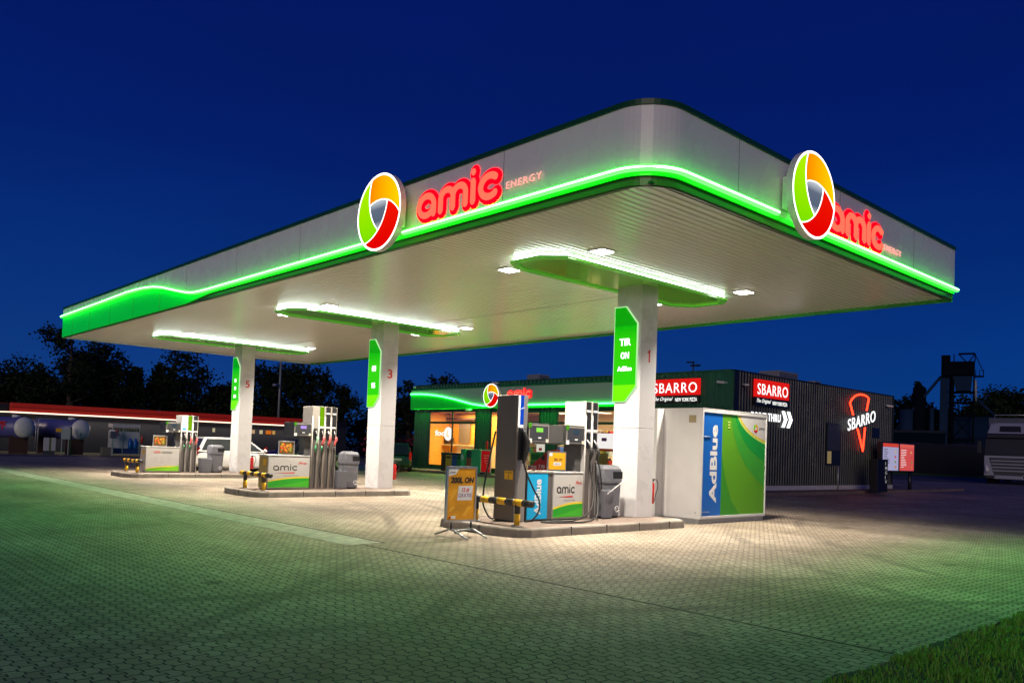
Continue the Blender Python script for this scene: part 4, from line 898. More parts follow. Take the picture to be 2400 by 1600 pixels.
# lit green fascia over the front
def szn(y):
    pts = [(20, 3.64), (31.2, 3.64), (32.6, 3.63), (33.6, 3.74), (35.0, 4.01), (36.2, 4.20), (37.2, 4.31), (38.2, 4.37), (39.3, 4.39)]
    for p, q in zip(pts, pts[1:]):
        if p[0] <= y <= q[0]: return p[1]+(q[1]-p[1])*(y-p[0])/(q[0]-p[0])
    return 3.64
FY0, FY1 = 22.6, SYE+.05; n = 60; ys = [FY0+(FY1-FY0)*i/n for i in range(n+1)]
def fband(name, z0f, z1f, x, th, m):
    vs = []; fs = []
    for y in ys:
        z0 = z0f(y) if callable(z0f) else z0f; z1 = z1f(y) if callable(z1f) else z1f
        vs += [(x, y, z0), (x, y, z1), (x+th, y, z1), (x+th, y, z0)]
    for i in range(n):
        for k in range(4): fs.append((i*4+k, i*4+(k+1) % 4, i*4+4+(k+1) % 4, i*4+4+k))
    fs += [(0, 1, 2, 3), (n*4, n*4+3, n*4+2, n*4+1)]
    return MB().add(vs, fs).build(name, m, SB)
FX = SX-.28
fband('sign_fascia_panel', szn, 4.58, FX, .2, mat('shop_fascia_grey', (.30, .46, .36), .3))
fband('sign_fascia_green', 3.50, lambda y: szn(y)-.001, FX, .2, mat('shop_fascia_green', (.0, .60, .02), .3, emit=(0, 1, .02), es=.10))  # slight emission painted in for neon light on the green
fband('sign_fascia_trim', 4.581, 4.68, FX-.01, .24, mat('shop_trim_green', (.0, .16, .03), .4))
ntb = em('shop_neon_tube', (.05, 1., .12), 9.)
for ya, yb in ((22.6, 31.3), (32.35, SYE)):
    MB().tube([(FX-.05, ya+(yb-ya)*i/30, szn(ya+(yb-ya)*i/30)) for i in range(31)], .04, ntb, 8).build('neon_tube', None, SB)
def wall_lamp(name, c, ln, wd, pw, col, d, par):
    z = -Vector(d).normalized(); xd = Vector(ln).normalized(); yd = z.cross(xd); l = bpy.data.lights.new(name, 'AREA'); l.shape = 'RECTANGLE'; l.size = Vector(ln).length; l.size_y = wd; l.energy = pw; l.color = col
    o = bpy.data.objects.new(name, l); COL.objects.link(o); m = Matrix((xd, yd, z)).transposed().to_4x4(); m.translation = Vector(c)-WL[par.name]; o.parent = par; o.matrix_local = m
wall_lamp('neon_lamp', (FX-.08, 31, 3.56), (0, 16, 0), .06, 200, (.06, 1, .12), (-.45, 0, -1), SB)
emblem((FX-.25, 31.80, 4.14), YR, .61, .2, 'small round orange red and green emblem on the shop front', .9)
word_sign((FX-.0, 30.75, 4.06), YR, 1.65, .24, .045, None, label='small red glowing word amic on the shop front')
# red restaurant sign boxes, drive thru lettering, pizza slice neon
redbox = em('sign_red_lit', (.85, .012, .01), .85); wl = em('sign_white_lit', (1, 1, 1), 1.35)
def restaurant_box(o, right, W, H, H2, label, S=1.):
    o = Vector(o); right = Vector(right); n = right.cross(UP); t = thing('restaurant_sign', o, label, 'sign')
    mb = MB(); mb.prism([o, o+right*W, o+right*W+UP*H, o+UP*H], n*.12, redbox); mb.build('red_light_box', None, t)
    mb = MB(); mb.prism([o-UP*.002, o+right*W-UP*.002, o+right*W-UP*H2, o-UP*H2], n*.10, black); mb.build('black_panel', None, t)
    mb = MB(); text(mb, 'SBARRO', o+right*W*.04+UP*H*.15+n*.121, right, UP, W*.92, H*.62, wl, .006, .004, 0, 1.12); mb.build('large_letters', None, t)
    mb = MB(); text(mb, 'The Original', o+right*W*.04-UP*H2*.78+n*.101, right, UP, W*.42, H2*.6, em('small_sign_white', (1, 1, .95), 1.3), .004, 0, .5); text(mb, 'NEW YORK PIZZA', o+right*W*.51-UP*H2*.76+n*.101, right, UP, W*.45, H2*.45, em('small_sign_white', (1, 1, .95), 1.3), .004, .01); mb.build('small_letters', None, t)
    return t
restaurant_box((SX-.05, 21.75, 3.93), YR, 2.40, .68, .34, 'red lit SBARRO sign on the green corrugated front beside column 1')
restaurant_box((29.48, SY-.05, 3.93), XR, 2.63, .72, .34, 'red lit SBARRO sign on the black side wall above the drive thru lettering')
t = thing('drive_thru_sign', (30.8, SY-.05, 3.1), 'white lit DRIVE THRU lettering with two arrows on the black wall', 'sign')
mb = MB(); text(mb, 'DRIVE', (29.22, SY-.12, 2.98), XR, UP, 1.15, .33, None, .02, .01, 0, 1.1); mb.build('first_word', wl, t); mb = MB(); text(mb, 'THRU', (30.52, SY-.12, 2.98), XR, UP, 1.0, .33, None, .02, .01, 0, 1.1); mb.build('second_word', wl, t)
mb = MB()
for xx in (31.70, 32.13):
    mb.prism([(xx, SY-.08, 3.47), (xx+.17, SY-.08, 3.47), (xx+.40, SY-.08, 3.12), (xx+.17, SY-.08, 2.78), (xx, SY-.08, 2.78), (xx+.21, SY-.08, 3.12)], (0, -.05, 0))
mb.build('arrows', em('arrow_white', (1, 1, .98), 2.2), t)
t = thing('pizza_slice_neon', (39, SY-.05, 3.2), 'red neon pizza slice outline crossed by white lit SBARRO letters on the black wall', 'neon sign')
nr = em('red_neon', (1, .035, .012), 5.); yy = SY-.14
MB().tube([(38.22, yy, 3.66), (37.86, yy, 4.22), (38.05, yy, 4.40), (38.4, yy, 4.58), (38.8, yy, 4.68), (39.2, yy, 4.70), (39.6, yy, 4.66), (39.88, yy, 4.56), (39.66, yy, 3.96)], .045, nr, 8).build('slice_crust_tube', None, t)
MB().tube([(38.72, yy, 3.02), (39.33, yy, 1.98), (39.52, yy, 3.12)], .045, nr, 8).build('slice_tip_tube', None, t)
sr = Vector((1, 0, .20)).normalized(); mb = MB(); text(mb, 'SBARRO', (37.55, SY-.2, 2.86), (1, 0, .205), UP, 2.95, .56, wl, .02, .008, 0, 1.12); mb.build('letters', None, t)
MB().box(38.9, 39.6, SY-.1, SY-.045, 3.2, 3.3, black).box(38.6, 38.7, SY-.1, SY-.045, 3.6, 3.7, black).build('bracket', None, t)
# drive thru window with roller shutter, small window, down pipe, plinth light
w0 = MB(); w0.box(35.78, 37.12, SY-.07, SY-.042, 1.24, 3.18).build('serving_window', wf, SB)
s_ = MB(); 
for i in range(14): s_.box(35.86, 37.04, SY-.090, SY-.0705, 1.93+i*.085, 1.93+i*.085+.078)
s_.build('roller_shutter', mat('shutter_grey', (.06, .07, .085), .5), SB)
MB().box(35.86, 36.25, SY-.0745, SY-.0705, 1.32, 1.88, em('dim_window_light', (.75, .55, .25), .28)).build('serving_pane', None, SB)
MB().box(40.5, 41.3, SY-.07, SY-.042, 2.66, 3.16).build('small_window', black, SB)
MB().cyl((36.9, SY-.1, .1), (36.9, SY-.1, 1.2), .04, None, galv, 8).build('down_pipe', None, SB)
def camera_unit(p, d, label):
    p = Vector(p); t = thing('security_camera', p, label, 'security camera', 'white security cameras on the shop'); d = Vector(d).normalized()
    MB().tube([p, p+d*.12+UP*.02], .02, white, 6).build('bracket', None, t); MB().tube([p+d*.10, p+d*.14, p+d*.40, p+d*.42], [.03, .055, .05, .03], white, 8).build('body', None, t)
camera_unit((SX-.05, 18.1, 4.38), (-.6, .8, .08), 'white security camera near the top corner of the green shop front'); camera_unit((28.6, SY-.05, 4.35), (-.3, -1, -.1), 'white security camera on the black wall beside the shop corner')
camera_unit((41.9, SY-.05, 4.35), (.5, -1, -.15), 'white security camera at the far end of the black wall'); camera_unit((FX, 33.55, 3.44), (-1, .3, -.1), 'small white camera under the green shop fascia above the window')
camera_unit((FX, 39.0, 4.78), (-.3, -1, 0), 'white security camera on the left roof corner of the shop'); camera_unit((FX, 31.5, 4.78), (-.3, 1, .1), 'white security camera on the shop roof above the round emblem')
def roof_unit(x0, x1, y0, y1, h, label):
    t = thing('rooftop_unit', ((x0+x1)/2, (y0+y1)/2, SH), label, 'air conditioner', 'air conditioners on the shop roof')
    MB().box(x0, x1, y0, y1, SH+.07, SH+.06+h, mat('ac_grey', (.30, .31, .30), .5, .3)).build('casing', None, t, .01)
    mb = MB(); 
    for i in range(4): mb.box(x0+.08, x1-.08, y0-.012, y0-.002, SH+.12+i*(h-.1)/4, SH+.12+i*(h-.1)/4+.03, black)
    mb.build('grille', None, t); MB().box(x0, x1, y0+.1, y1-.1, SH-.0, SH+.069, black).build('base', None, t)
roof_unit(33.3, 35.0, SY+1.0, SY+2.0, .48, 'grey air conditioner on the roof above the black wall'); roof_unit(SX+1.5, SX+2.3, 30.4, 31.3, .45, 'grey air conditioner on the roof above the small amic sign')
roof_unit(36.6, 37.2, SY+1, SY+1.6, .28, 'small grey roof vent box right of the larger rooftop unit')
t = thing('roof_antenna', (SX+.6, 20.2, SH), 'thin antenna mast on the shop roof above the red sign', 'antenna'); MB().cyl((SX+.6, 20.2, SH), (SX+.6, 20.2, 5.40), .03, None, black, 8).box(SX+.5, SX+.7, 19.9, 20.3, 5.2, 5.26, black).box(SX+.5, SX+.7, 20.2, 20.5, 5.36, 5.40, black).build('mast', None, t)
# apron kerb round the shop
MB().prism([(SX-1.7, SYE+1, 0), (SX-1.7, SY+2, 0), (SX-.4, SY-1.3, 0), (50.8, SY-1.3+.4, 0), (52.0, SY+.6, 0), (52.0, SYE+1, 0)], (0, 0, .12)).build('shop_pavement', mat('shop_pavement', (.21, .16, .13), .85, noise=.3, nscale=3, bump=.2), None, .01, kind='structure')
# things in front of the shop
def recycle_row():
    specs = [(34.60, 34.98, (.02, .02, .025), 'dark recycling bin at the left end of the row by the shop window'), (34.07, 34.59, (.45, .36, .03), 'yellow recycling bin in the row by the shop window'), (33.66, 34.06, (.01, .10, .33), 'blue recycling bin in the row by the shop window'), (33.29, 33.65, (.01, .20, .04), 'dark green recycling bin in the row by the shop window')]
    for a, b, c, lb in specs:
        t = thing('recycling_bin', (27.2, (a+b)/2, .12), lb, 'recycling bin', 'recycling bins by the shop window'); m = mat('bin_%.2f%.2f' % (c[0], c[2]), c, .45)
        MB().box(26.95, 27.45, a, b-.01, .14, 1.0).build('body', m, t, .015); MB().box(26.93, 27.47, a-.004, b-.006, 1.001, 1.12).build('lid', black, t, .02); MB().box(26.935, 26.949, a+.08, b-.1, .82, .92).build('opening', black, t)
recycle_row()
t = thing('ice_chest', (27.2, 32.5, .12), 'light green chest with dark lid and round symbol right of the recycling bins', 'chest'); lg = mat('chest_green', (.04, .45, .16), .4)
MB().box(26.9, 27.5, 32.93, 33.26, .14, 1.35).build('left_body', lg, t, .03); MB().box(26.9, 27.5, 31.66, 32.38, .14, 1.35).build('right_body', lg, t, .02)
MB().box(27.05, 27.5, 32.381, 32.929, .14, 1.30).box(27.0, 27.049, 32.45, 32.85, .14, .5, mat('chest_goods', (.30, .12, .06), .6)).box(27.0, 27.049, 32.42, 32.9, .9, 1.25, mat('chest_lid', (.02, .10, .06), .3)).build('dark_gap', None, t); mb = MB(); text(mb, '9', (26.898, 33.20, .75), YR, UP, .2, .3, pr_white, .003, .02); mb.build('symbol', None, t)
t = thing('red_poster_stand', (26.8, 31.2, .12), 'red poster in a silver frame standing left of the tall dispenser by the shop', 'poster stand')
MB().box(26.80, 26.86, 30.75, 31.50, .2, 1.34).build('frame', alu, t, .005); mb = MB(); mb.box(26.79, 26.799, 30.79, 31.46, .24, 1.30, em('poster_red_lit', (.45, .01, .01), .6))
for i in range(6): mb.box(26.785, 26.789, 30.86, 31.0+.06*i, .4+i*.13, .43+i*.13, printed('paleyellow', (.7, .6, .4)))
mb.build('print', None, t); MB().box(26.7, 26.95, 30.85, 30.95, .12, .2).box(26.7, 26.95, 31.3, 31.4, .12, .2).build('feet', black, t)
extinguisher(27.85, 32.3, 1.35, 'red fire extinguisher on the shop wall above the red poster')
for i, (ya, z) in enumerate([(y_, z_) for z_ in (.14, .54, .94) for y_ in (25.1, 25.82, 26.54, 27.26)]):
    t = thing('plastic_crate', (27.1, ya+.3, z), 'green crate before the shop, %s layer, %s in line from the right' % (['bottom', 'middle', 'top'][i//4], ['first', 'second', 'third', 'fourth'][i % 4]), 'crate', 'green crates stacked before the shop')
    gc_ = mat('crate_green', (.01, .30, .05), .5); mb = MB(); mb.box(26.85, 27.35, ya, ya+.7, z, z+.385, gc_); mb.build('box', None, t, .01)
    mb = MB()
    for j in range(6): mb.box(26.843, 26.8495, ya+.06+j*.1, ya+.12+j*.1, z+.05, z+.28, mat('crate_gap', (.0, .06, .01), .7))
    mb.build('side_grid', None, t)
t = thing('red_display_wedge', (26.3, 27, .12), 'slanted red promotional display with white price panels behind the nearest pump', 'display stand')
MB().prism([(26.2, 27.45, .13), (26.2, 25.7, .13), (26.2, 25.7, 1.50), (26.2, 26.15, 1.44), (26.2, 27.45, .55)], (.35, 0, 0)).build('body', mat('display_red', (.5, .015, .012), .4), t)
mb = MB(); text(mb, 'FREE', (26.195, 27.2, .58), YR, UP, .36, .14, pr_white, .005, .01); text(mb, '7.99', (26.195, 26.72, .58), YR, UP, .4, .20, pr_white, .005, .01); mb.ball((26.19, 26.45, 1.1), .13, black, 10, 6, (.1, 1, 1)); mb.build('price_print', None, t)
for i, (z0, z1, c) in enumerate([(1.1, 1.55, (.5, .05, .03))]):
    t = thing('lit_price_board', (26.6, 27.4, 1.4), 'small lit white price board with red dot behind the pump display', 'price board'); MB().box(26.9, 26.94, 27.1, 27.62, 1.36, 1.72).build('board', em('board_white_lit', (.9, .85, .7), .7), t); MB().box(26.89, 26.898, 27.25, 27.45, 1.42, 1.54).build('red_mark', pr_red, t)
# menu board, black post on the drive thru island
t = thing('menu_board', (41.6, 17.0, .12), 'lit two panel menu board on black posts beside the drive thru lane', 'menu board')
MB().box(39.65, 43.65, 16.95, 17.15, 1.02, 2.47).build('casing', black, t, .01); 
MB().cyl((43.45, 17.1, .1), (43.45, 17.1, 1.02), .09, None, black, 10).build('right_post', None, t); MB().cyl((39.9, 17.1, .1), (39.9, 17.1, 1.02), .09, None, black, 10).build('left_post', None, t)
R = random.Random(4)
for k, (x0, x1, bc, hc_) in enumerate(((39.83, 41.62, (.42, .40, .62), (.65, .06, .04)), (41.80, 43.52, (.72, .09, .09), (.75, .12, .10)))):
    s0 = MB().box(x0, x1, 16.94, 16.949, 1.08, 2.22).build('screen', em('menu_screen_%d' % k, bc, .85), t); MB().box(x0, x1, 16.94, 16.949, 2.225, 2.40).build('screen_header', em('menu_header_%d' % k, hc_, .9), t)
    mb = MB()
    for i in range(11): mb.box(x0+.12, x0+.12+R.uniform(.3, .7), 16.936, 16.9395, 2.10-i*.085, 2.125-i*.085, em('menu_line_light', (1, .9, .9), .9) if k else pr_dark)
    for i in range(4): mb.ball((x1-.3+R.uniform(-.1, .1), 16.937, 1.25+i*.25), .09, em('menu_food_%d' % i, [(.8, .3, .05), (.2, .4, .05), (.8, .1, .1), (.9, .6, .2)][i], .6), 8, 5, (1, .03, .7))
    mb.build('menu_items', None, s0)
TX = 37.05
t = thing('order_post', (39.5, 16.0, .1), 'black totem with the white letters IMGIV standing in front of the menu board', 'order totem')
MB().box(TX, TX+1.12, 16.0, 16.35, .1, 1.60).build('body', mat('totem_black', (.008, .008, .01), .5), t, .01); mb = MB()
for i, ch in enumerate('IMGIV'): text(mb, ch, (TX+.82, 15.995, 1.34-i*.21), XR, UP, .05 if ch == 'I' else .2, .15, em('totem_letters', (.8, .8, .8), .35), .004, .01)
mb.build('letters', None, t)
# ================================================================== VEHICLES
def car(name, loc, heading, L_, H, label, paint, hatch=True, group=None, plate=False):
    """car along local +x (front), built in place"""
    loc = Vector(loc); hx = Vector((math.cos(heading), math.sin(heading), 0)); hy = Vector((-hx.y, hx.x, 0)); t = thing(name, loc, label, 'car', group)
    def P(x, y, z): return loc+hx*x+hy*y+UP*z
    h = L_/2; W_ = .86; belt = H*.62
    st = [(-h, .42, .40, .72, .70), (-h+.06, .34, .36, .80, .74), (-h+.25, .25, .28, belt-.05, .84), (-h+.6, .22, .22, belt, .86), (-.6, .2, .2, belt, .87), (.5, .2, .2, belt-.02, .87), (1.0, .2, .2, belt-.05, .87), (h-.75, .22, .22, belt-.14, .85), (h-.3, .25, .25, belt-.24, .80), (h-.08, .30, .32, belt-.36, .70), (h, .38, .40, belt-.45, .60)]
    vs = []; fs = []; sec = 10
    for x, z0, z0b, z1, w_ in st:
        ring = [(0, z0), (w_*.85, z0), (w_*.98, z0+.08), (w_, z0+(z1-z0)*.5), (w_*.97, z1-.06), (w_*.84, z1), (0, z1+.015)]
        full = ring+[(-y, z) for y, z in reversed(ring[1:-1])]
        vs += [P(x, y, z) for y, z in full]; sec = len(full)
    for i in range(len(st)-1):
        for k in range(sec): fs.append((i*sec+k, i*sec+(k+1) % sec, (i+1)*sec+(k+1) % sec, (i+1)*sec+k))
    fs += [tuple(reversed(range(sec))), tuple((len(st)-1)*sec+k for k in range(sec))]
    body = MB().add(vs, fs, paint, True)
    # greenhouse
    gx = [(-h+.12 if hatch else -h+.75), (-h+.45 if hatch else -h+1.15), .25, 1.05]
    def gh(mbx, d, m):
        b0, b1, w0, w1 = belt-.03, H, .82+d, .62+d
        v = [P(gx[0]-d, -w0, b0), P(gx[3]+d, -w0, b0), P(gx[3]+d, w0, b0), P(gx[0]-d, w0, b0), P(gx[1]-d, -w1, b1), P(gx[2]+d, -w1, b1), P(gx[2]+d, w1, b1), P(gx[1]-d, w1, b1)]
        mbx.add(v, [(0, 1, 5, 4), (1, 2, 6, 5), (2, 3, 7, 6), (3, 0, 4, 7), (4, 5, 6, 7)], m)
    gh(body, 0, paint); body.build('body', None, t, .03)
    # windows: inset quads just proud of the greenhouse
    b0, b1 = belt+.02, H-.07
    def lerp(a, b, u): return a+(b-a)*u
    def side(x, z, s): # point on the side plane
        u = (z-(belt-.03))/(H-belt+.03); return lerp(.82, .62, u)+.006
    for s in (-1, 1):
        u0 = (b0-(belt-.03))/(H-belt+.03); u1 = (b1-(belt-.03))/(H-belt+.03)
        xr0, xr1 = lerp(gx[0], gx[1], u0)+.12, lerp(gx[0], gx[1], u1)+.12; xf0, xf1 = lerp(gx[3], gx[2], u0)-.12, lerp(gx[3], gx[2], u1)-.10; xm = -.25
        for a0, a1, c0, c1 in ((xr0, xr1, xm-.03, xm-.03), (xm+.03, xm+.03, xf0, xf1)):
            MB().quad(P(a0, s*side(0, b0, 0), b0), P(c0, s*side(0, b0, 0), b0), P(c1, s*side(0, b1, 0), b1), P(a1, s*side(0, b1, 0), b1)).build('side_window', carglass, t)
    for nm, (xa, xb), sg in (('windscreen', (gx[3], gx[2]), 1), ('rear_window', (gx[0], gx[1]), -1)):
        u0, u1 = .08, .88; x0, x1 = lerp(xa, xb, u0)+sg*.008, lerp(xa, xb, u1)+sg*.008; z0, z1 = lerp(belt-.03, H, u0), lerp(belt-.03, H, u1); w0, w1 = lerp(.82, .62, u0)-.08, lerp(.82, .62, u1)-.06
        MB().quad(P(x0, -w0, z0), P(x0, w0, z0), P(x1, w1, z1), P(x1, -w1, z1)).build(nm, carglass, t)
    for xw in (-h+.72, h-.78):
        for s in (-1, 1):
            wm = MB(); wm.tube([P(xw, s*.70, .32), P(xw, s*.885, .32)], .32, tyre, 20, True, None, False); wo = wm.build('wheel', None, t)
            rm_ = MB(); rm_.tube([P(xw, s*.87, .32), P(xw, s*.895, .32)], .20, alu, 14, True, None, False); rm_.build('rim', None, wo)
    for s in (-1, 1):
        MB().tube([P(-h+.02, s*.70, belt-.30), P(-h+.10, s*.74, belt-.05), P(-h+.22, s*.74, belt+.12)], [.06, .08, .05], em('tail_light_dim', (.5, .02, .01), .5), 8).build('tail_light', None, t)
        MB().ball(P(h-.16, s*.62, .62), .13, mat('headlight_glass', (.6, .62, .65), .1), 8, 6).build('headlight', None, t)
        MB().ball(P(.95, s*.95, belt+.05), .09, paint, 8, 6, (1, 1, .8)).build('mirror', None, t)
    MB().quad(P(-h-.012, -.26, .60), P(-h-.012, .26, .60), P(-h+.0-.010, .26, .72), P(-h-.010, -.26, .72)).build('number_plate', mat('plate', (.6, .6, .5), .5), t)
    return t
cw = mat('car_white', (.48, .47, .46), .25, coat=.5); cg = mat('car_dark_green', (.012, .06, .03), .25, coat=.6); cd_ = mat('car_dark', (.05, .05, .055), .25, coat=.5)
car('parked_car', (15.0, 33.9, 0), 0, 4.0, 1.48, 'white hatchback parked behind the far island facing right', cw)
car('parked_car', (21.0, 38.6, 0), .1, 4.3, 1.5, 'dark saloon standing behind the white car beyond column 5', cd_, False)
car('parked_car', (25.9, 38.0, 0), math.radians(62), 4.1, 1.53, 'dark green hatchback seen from behind at the left end of the shop', cg)
# lorry
def truck():
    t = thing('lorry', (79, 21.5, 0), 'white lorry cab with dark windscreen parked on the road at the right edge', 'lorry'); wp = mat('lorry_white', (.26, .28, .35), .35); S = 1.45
    fd = Vector((-.975, -.19, 0)).normalized(); sd = Vector((-fd.y, fd.x, 0)); o = Vector((76.4, 22.1, 0))+sd*.0
    def P(f, s, z): return o+fd*f*S+sd*s*S+UP*z*S
    def hex_(name, f0, f1, w0, w1, z0, z1, m, rake=0, bevel=.05):
        v = [P(f0, -w0, z0), P(f1, -w0, z0), P(f1, w0, z0), P(f0, w0, z0), P(f0, -w1, z1), P(f1-rake, -w1, z1), P(f1-rake, w1, z1), P(f0, w1, z1)]
        return MB().add(v, [(0, 3, 2, 1), (4, 5, 6, 7), (0, 1, 5, 4), (1, 2, 6, 5), (2, 3, 7, 6), (3, 0, 4, 7)]).build(name, m, t, bevel)
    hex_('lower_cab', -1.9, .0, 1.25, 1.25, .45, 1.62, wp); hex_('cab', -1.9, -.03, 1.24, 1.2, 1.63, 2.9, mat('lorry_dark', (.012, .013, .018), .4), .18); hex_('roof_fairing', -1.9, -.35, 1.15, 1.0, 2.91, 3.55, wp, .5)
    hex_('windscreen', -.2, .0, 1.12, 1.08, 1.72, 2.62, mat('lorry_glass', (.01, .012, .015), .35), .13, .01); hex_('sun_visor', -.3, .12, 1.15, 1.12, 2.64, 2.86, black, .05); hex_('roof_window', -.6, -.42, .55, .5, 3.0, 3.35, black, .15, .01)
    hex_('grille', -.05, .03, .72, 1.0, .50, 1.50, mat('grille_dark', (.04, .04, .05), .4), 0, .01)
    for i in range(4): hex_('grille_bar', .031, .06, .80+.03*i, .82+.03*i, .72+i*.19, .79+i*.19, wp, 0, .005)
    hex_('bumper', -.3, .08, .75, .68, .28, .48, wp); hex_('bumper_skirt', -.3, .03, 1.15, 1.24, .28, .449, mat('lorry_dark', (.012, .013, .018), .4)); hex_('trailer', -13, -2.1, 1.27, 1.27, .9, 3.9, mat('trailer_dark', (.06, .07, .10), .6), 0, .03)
    for s in (-1, 1):
        MB().tube([P(.0, s*1.14, .62), P(.05, s*1.08, .78), P(.03, s*1.14, 1.05)], [.06*S, .12*S, .05*S], mat('headlight_glass', (.6, .62, .65), .1), 10).build('headlight', None, t)
        m_ = MB(); m_.box(-1, 1, -1, 1, -1, 1); m_.v = [P(.05+.06*v.x, s*1.5+.1*v.y, 2.1+.35*v.z) for v in m_.v]; m_.build('mirror', black, t, .02)
        for f in (-1.3, -4, -11): MB().tube([P(f, s*.85, .5), P(f, s*1.2, .5)], .5*S, tyre, 18, True, None, False).build('wheel', None, t)
    mb = MB(); mb.tube([P(-.6, -.8, 3.5), P(-.6, -.8, 4.0), P(-.6, .8, 4.0), P(-.6, .8, 3.5)], .03*S, galv, 6); mb.build('lamp_bar', None, t)
truck()
# ================================================================== LEFT FAR STATION
RB = thing('red_roofed_building', (20, 70, 0), 'long low dark building with red roof edge and white light line at far left', 'building')
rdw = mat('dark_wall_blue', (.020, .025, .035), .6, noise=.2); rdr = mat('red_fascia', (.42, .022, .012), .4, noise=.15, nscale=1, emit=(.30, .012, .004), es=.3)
MB().box(-8, 40, 66.3, 84, 0, 2.7, rdw).build('wall', None, RB); mb = MB(); mb.box(12.9, 36, 66.0, 66.3, 2.76, 3.36, rdr).box(12.9, 36, 65.94, 65.998, 3.02, 3.07, mat('red_fascia_dark', (.28, .01, .008), .4)); mb.build('red_fascia', None, RB, .01)
MB().box(-8, 12.88, 66.9, 67.2, 2.76, 3.33, rdr).build('set_back_fascia', None, RB); MB().box(-8, 40, 66.31, 84, 2.701, 3.3, black).build('roof', None, RB)
wlm = em('warm_line_light', (1, .72, .52), 2.2); MB().tube([(12.95, 65.93, 2.70), (36, 65.93, 2.70)], .045, wlm, 6).build('light_line', None, RB); MB().tube([(-8, 67.2, 2.55), (11.5, 66.4, 2.68), (12.95, 65.93, 2.70)], .035, wlm, 6).build('light_line_left', None, RB)
wall_lamp('line_lamp', (24, 65.8, 2.6), (24, 0, 0), .08, 380, (1, .78, .6), (0, -.5, -1), RB)
for x0, x1, c in ((30.6, 31.05, (.8, .5, .28)), (31.48, 31.75, (.9, .75, .45)), (32.05, 32.55, (.95, .22, .02)), (32.65, 32.9, (.8, .45, .12)), (27.4, 27.6, (.8, .7, .4))):
    MB().box(x0, x1, 66.27, 66.295, 1.88, 2.2).build('lit_window', em('lit_win_%.1f' % x0, c, .6), RB)
tankb, tankw = mat('tank_blue', (.09, .10, .30), .4), mat('tank_pale', (.72, .76, .68), .4)
def gas_tank(xc, yc, r, label, mark):
    t = thing('gas_tank', (xc, yc, 0), label, 'gas tank', 'white ended gas tanks'); d = Vector((-.35, .94, 0)).normalized(); c = Vector((xc, yc, 1.62))
    MB().tube([c, c+d*4.2], r, tankb, 24).build('shell', None, t)
    e_ = [(0, r), (-.10, r*.96), (-.20, r*.84), (-.28, r*.6), (-.32, r*.3), (-.33, .02)]
    MB().tube([c+d*(x-.001) for x, _ in e_], [q for _, q in e_], tankw, 24).build('end_cap', None, t)
    MB().cyl(c+d*.9+UP*r*.9, c+d*.9+UP*(r+.12), .22, None, tankw, 12).build('manhole', None, t)
    for k in (.5, 3.4): MB().box(xc+d.x*k-.5, xc+d.x*k+.5, yc+d.y*k-.12, yc+d.y*k+.12, 0, 1.62-r*.8, mat('saddle_brown', (.05, .022, .018), .8)).build('saddle', None, t)
    mb = MB()
    if mark: text(mb, 'VF', c+d*1.9+Vector((-.94, -.35, 0))*r*.96-UP*.15, -d, UP, 1.1, .5, pr_red, .03, .03)
    else: mb.box(xc-.45, xc-.25, yc-.32, yc-.3, 1.15, 1.35, pr_white).box(xc-.15, xc-.02, yc-.345, yc-.32, 1.3, 1.4, black)
    mb.build('marking', None, t)
gas_tank(12.14, 58, .66, 'blue sided gas tank with pale round end at the far left edge', True); gas_tank(15.32, 58, .66, 'gas tank with pale round end between the pipe frame and the bottle cage', False)
def simple(name, cat, label, parts, grp=None):
    b = parts[0]; t = thing(name, ((b[1]+b[2])/2, (b[3]+b[4])/2, b[5]), label, cat, grp)
    for p in parts: MB().box(*p[1:7]).build(p[0], p[7], t, .006)
    return t
pale = mat('pale_cabinet', (.42, .44, .48), .5); pdk = mat('cabinet_dark', (.04, .05, .06), .6)
simple('gas_dispenser', 'dispenser', 'pale two door gas dispenser on the ground between the two tanks', [('left_door', 13.08, 13.34, 57, 57.3, .25, 1.06, pale), ('right_door', 13.46, 13.70, 57, 57.3, .25, 1.06, pale), ('middle_strip', 13.341, 13.459, 57.02, 57.28, .25, 1.06, mat('strip_olive', (.10, .13, .03), .6)), ('base', 13.1, 13.68, 57.02, 57.28, 0, .249, pdk)])
simple('notice_board', 'board', 'pale notice board with small yellow sign in front of the right gas tank', [('board', 13.91, 14.42, 56.7, 56.75, 1.0, 1.66, mat('notice_pale', (.38, .45, .42), .5)), ('yellow_sign', 13.60, 13.905, 56.7, 56.74, 1.43, 1.66, yellow), ('left_post', 13.95, 14.0, 56.76, 56.82, 0, 1.6, galv), ('right_post', 14.33, 14.38, 56.76, 56.82, 0, 1.6, galv)])
t = thing('pipe_frame', (13.5, 57.6, 0), 'thin pale pipe frame standing between the two gas tanks', 'pipe frame'); mb = MB(); mb.tube([(12.82, 57.6, 0), (12.82, 57.6, 2.24), (14.7, 57.6, 2.2)], .035, galv, 6); mb.tube([(12.70, 57.6, .4), (12.70, 57.6, 2.28)], .03, galv, 6); mb.build('pipes', None, t)
MB().cyl((14.6, 57.3, 0), (14.6, 57.3, 1.76), .06, None, mat('post_green_dark', (.03, .07, .03), .6), 8).build('green_post', None, t)
simple('water_air_post', 'service post', 'dark service post with white top left of the bottle cage', [('cabinet', 16.95, 17.32, 57.2, 57.5, 1.15, 1.6, mat('post_blue_grey', (.06, .08, .12), .5)), ('top_light', 16.92, 17.2, 57.2, 57.5, 1.601, 1.70, pr_white), ('leg', 17.05, 17.15, 57.3, 57.4, 0, 1.149, galv)])
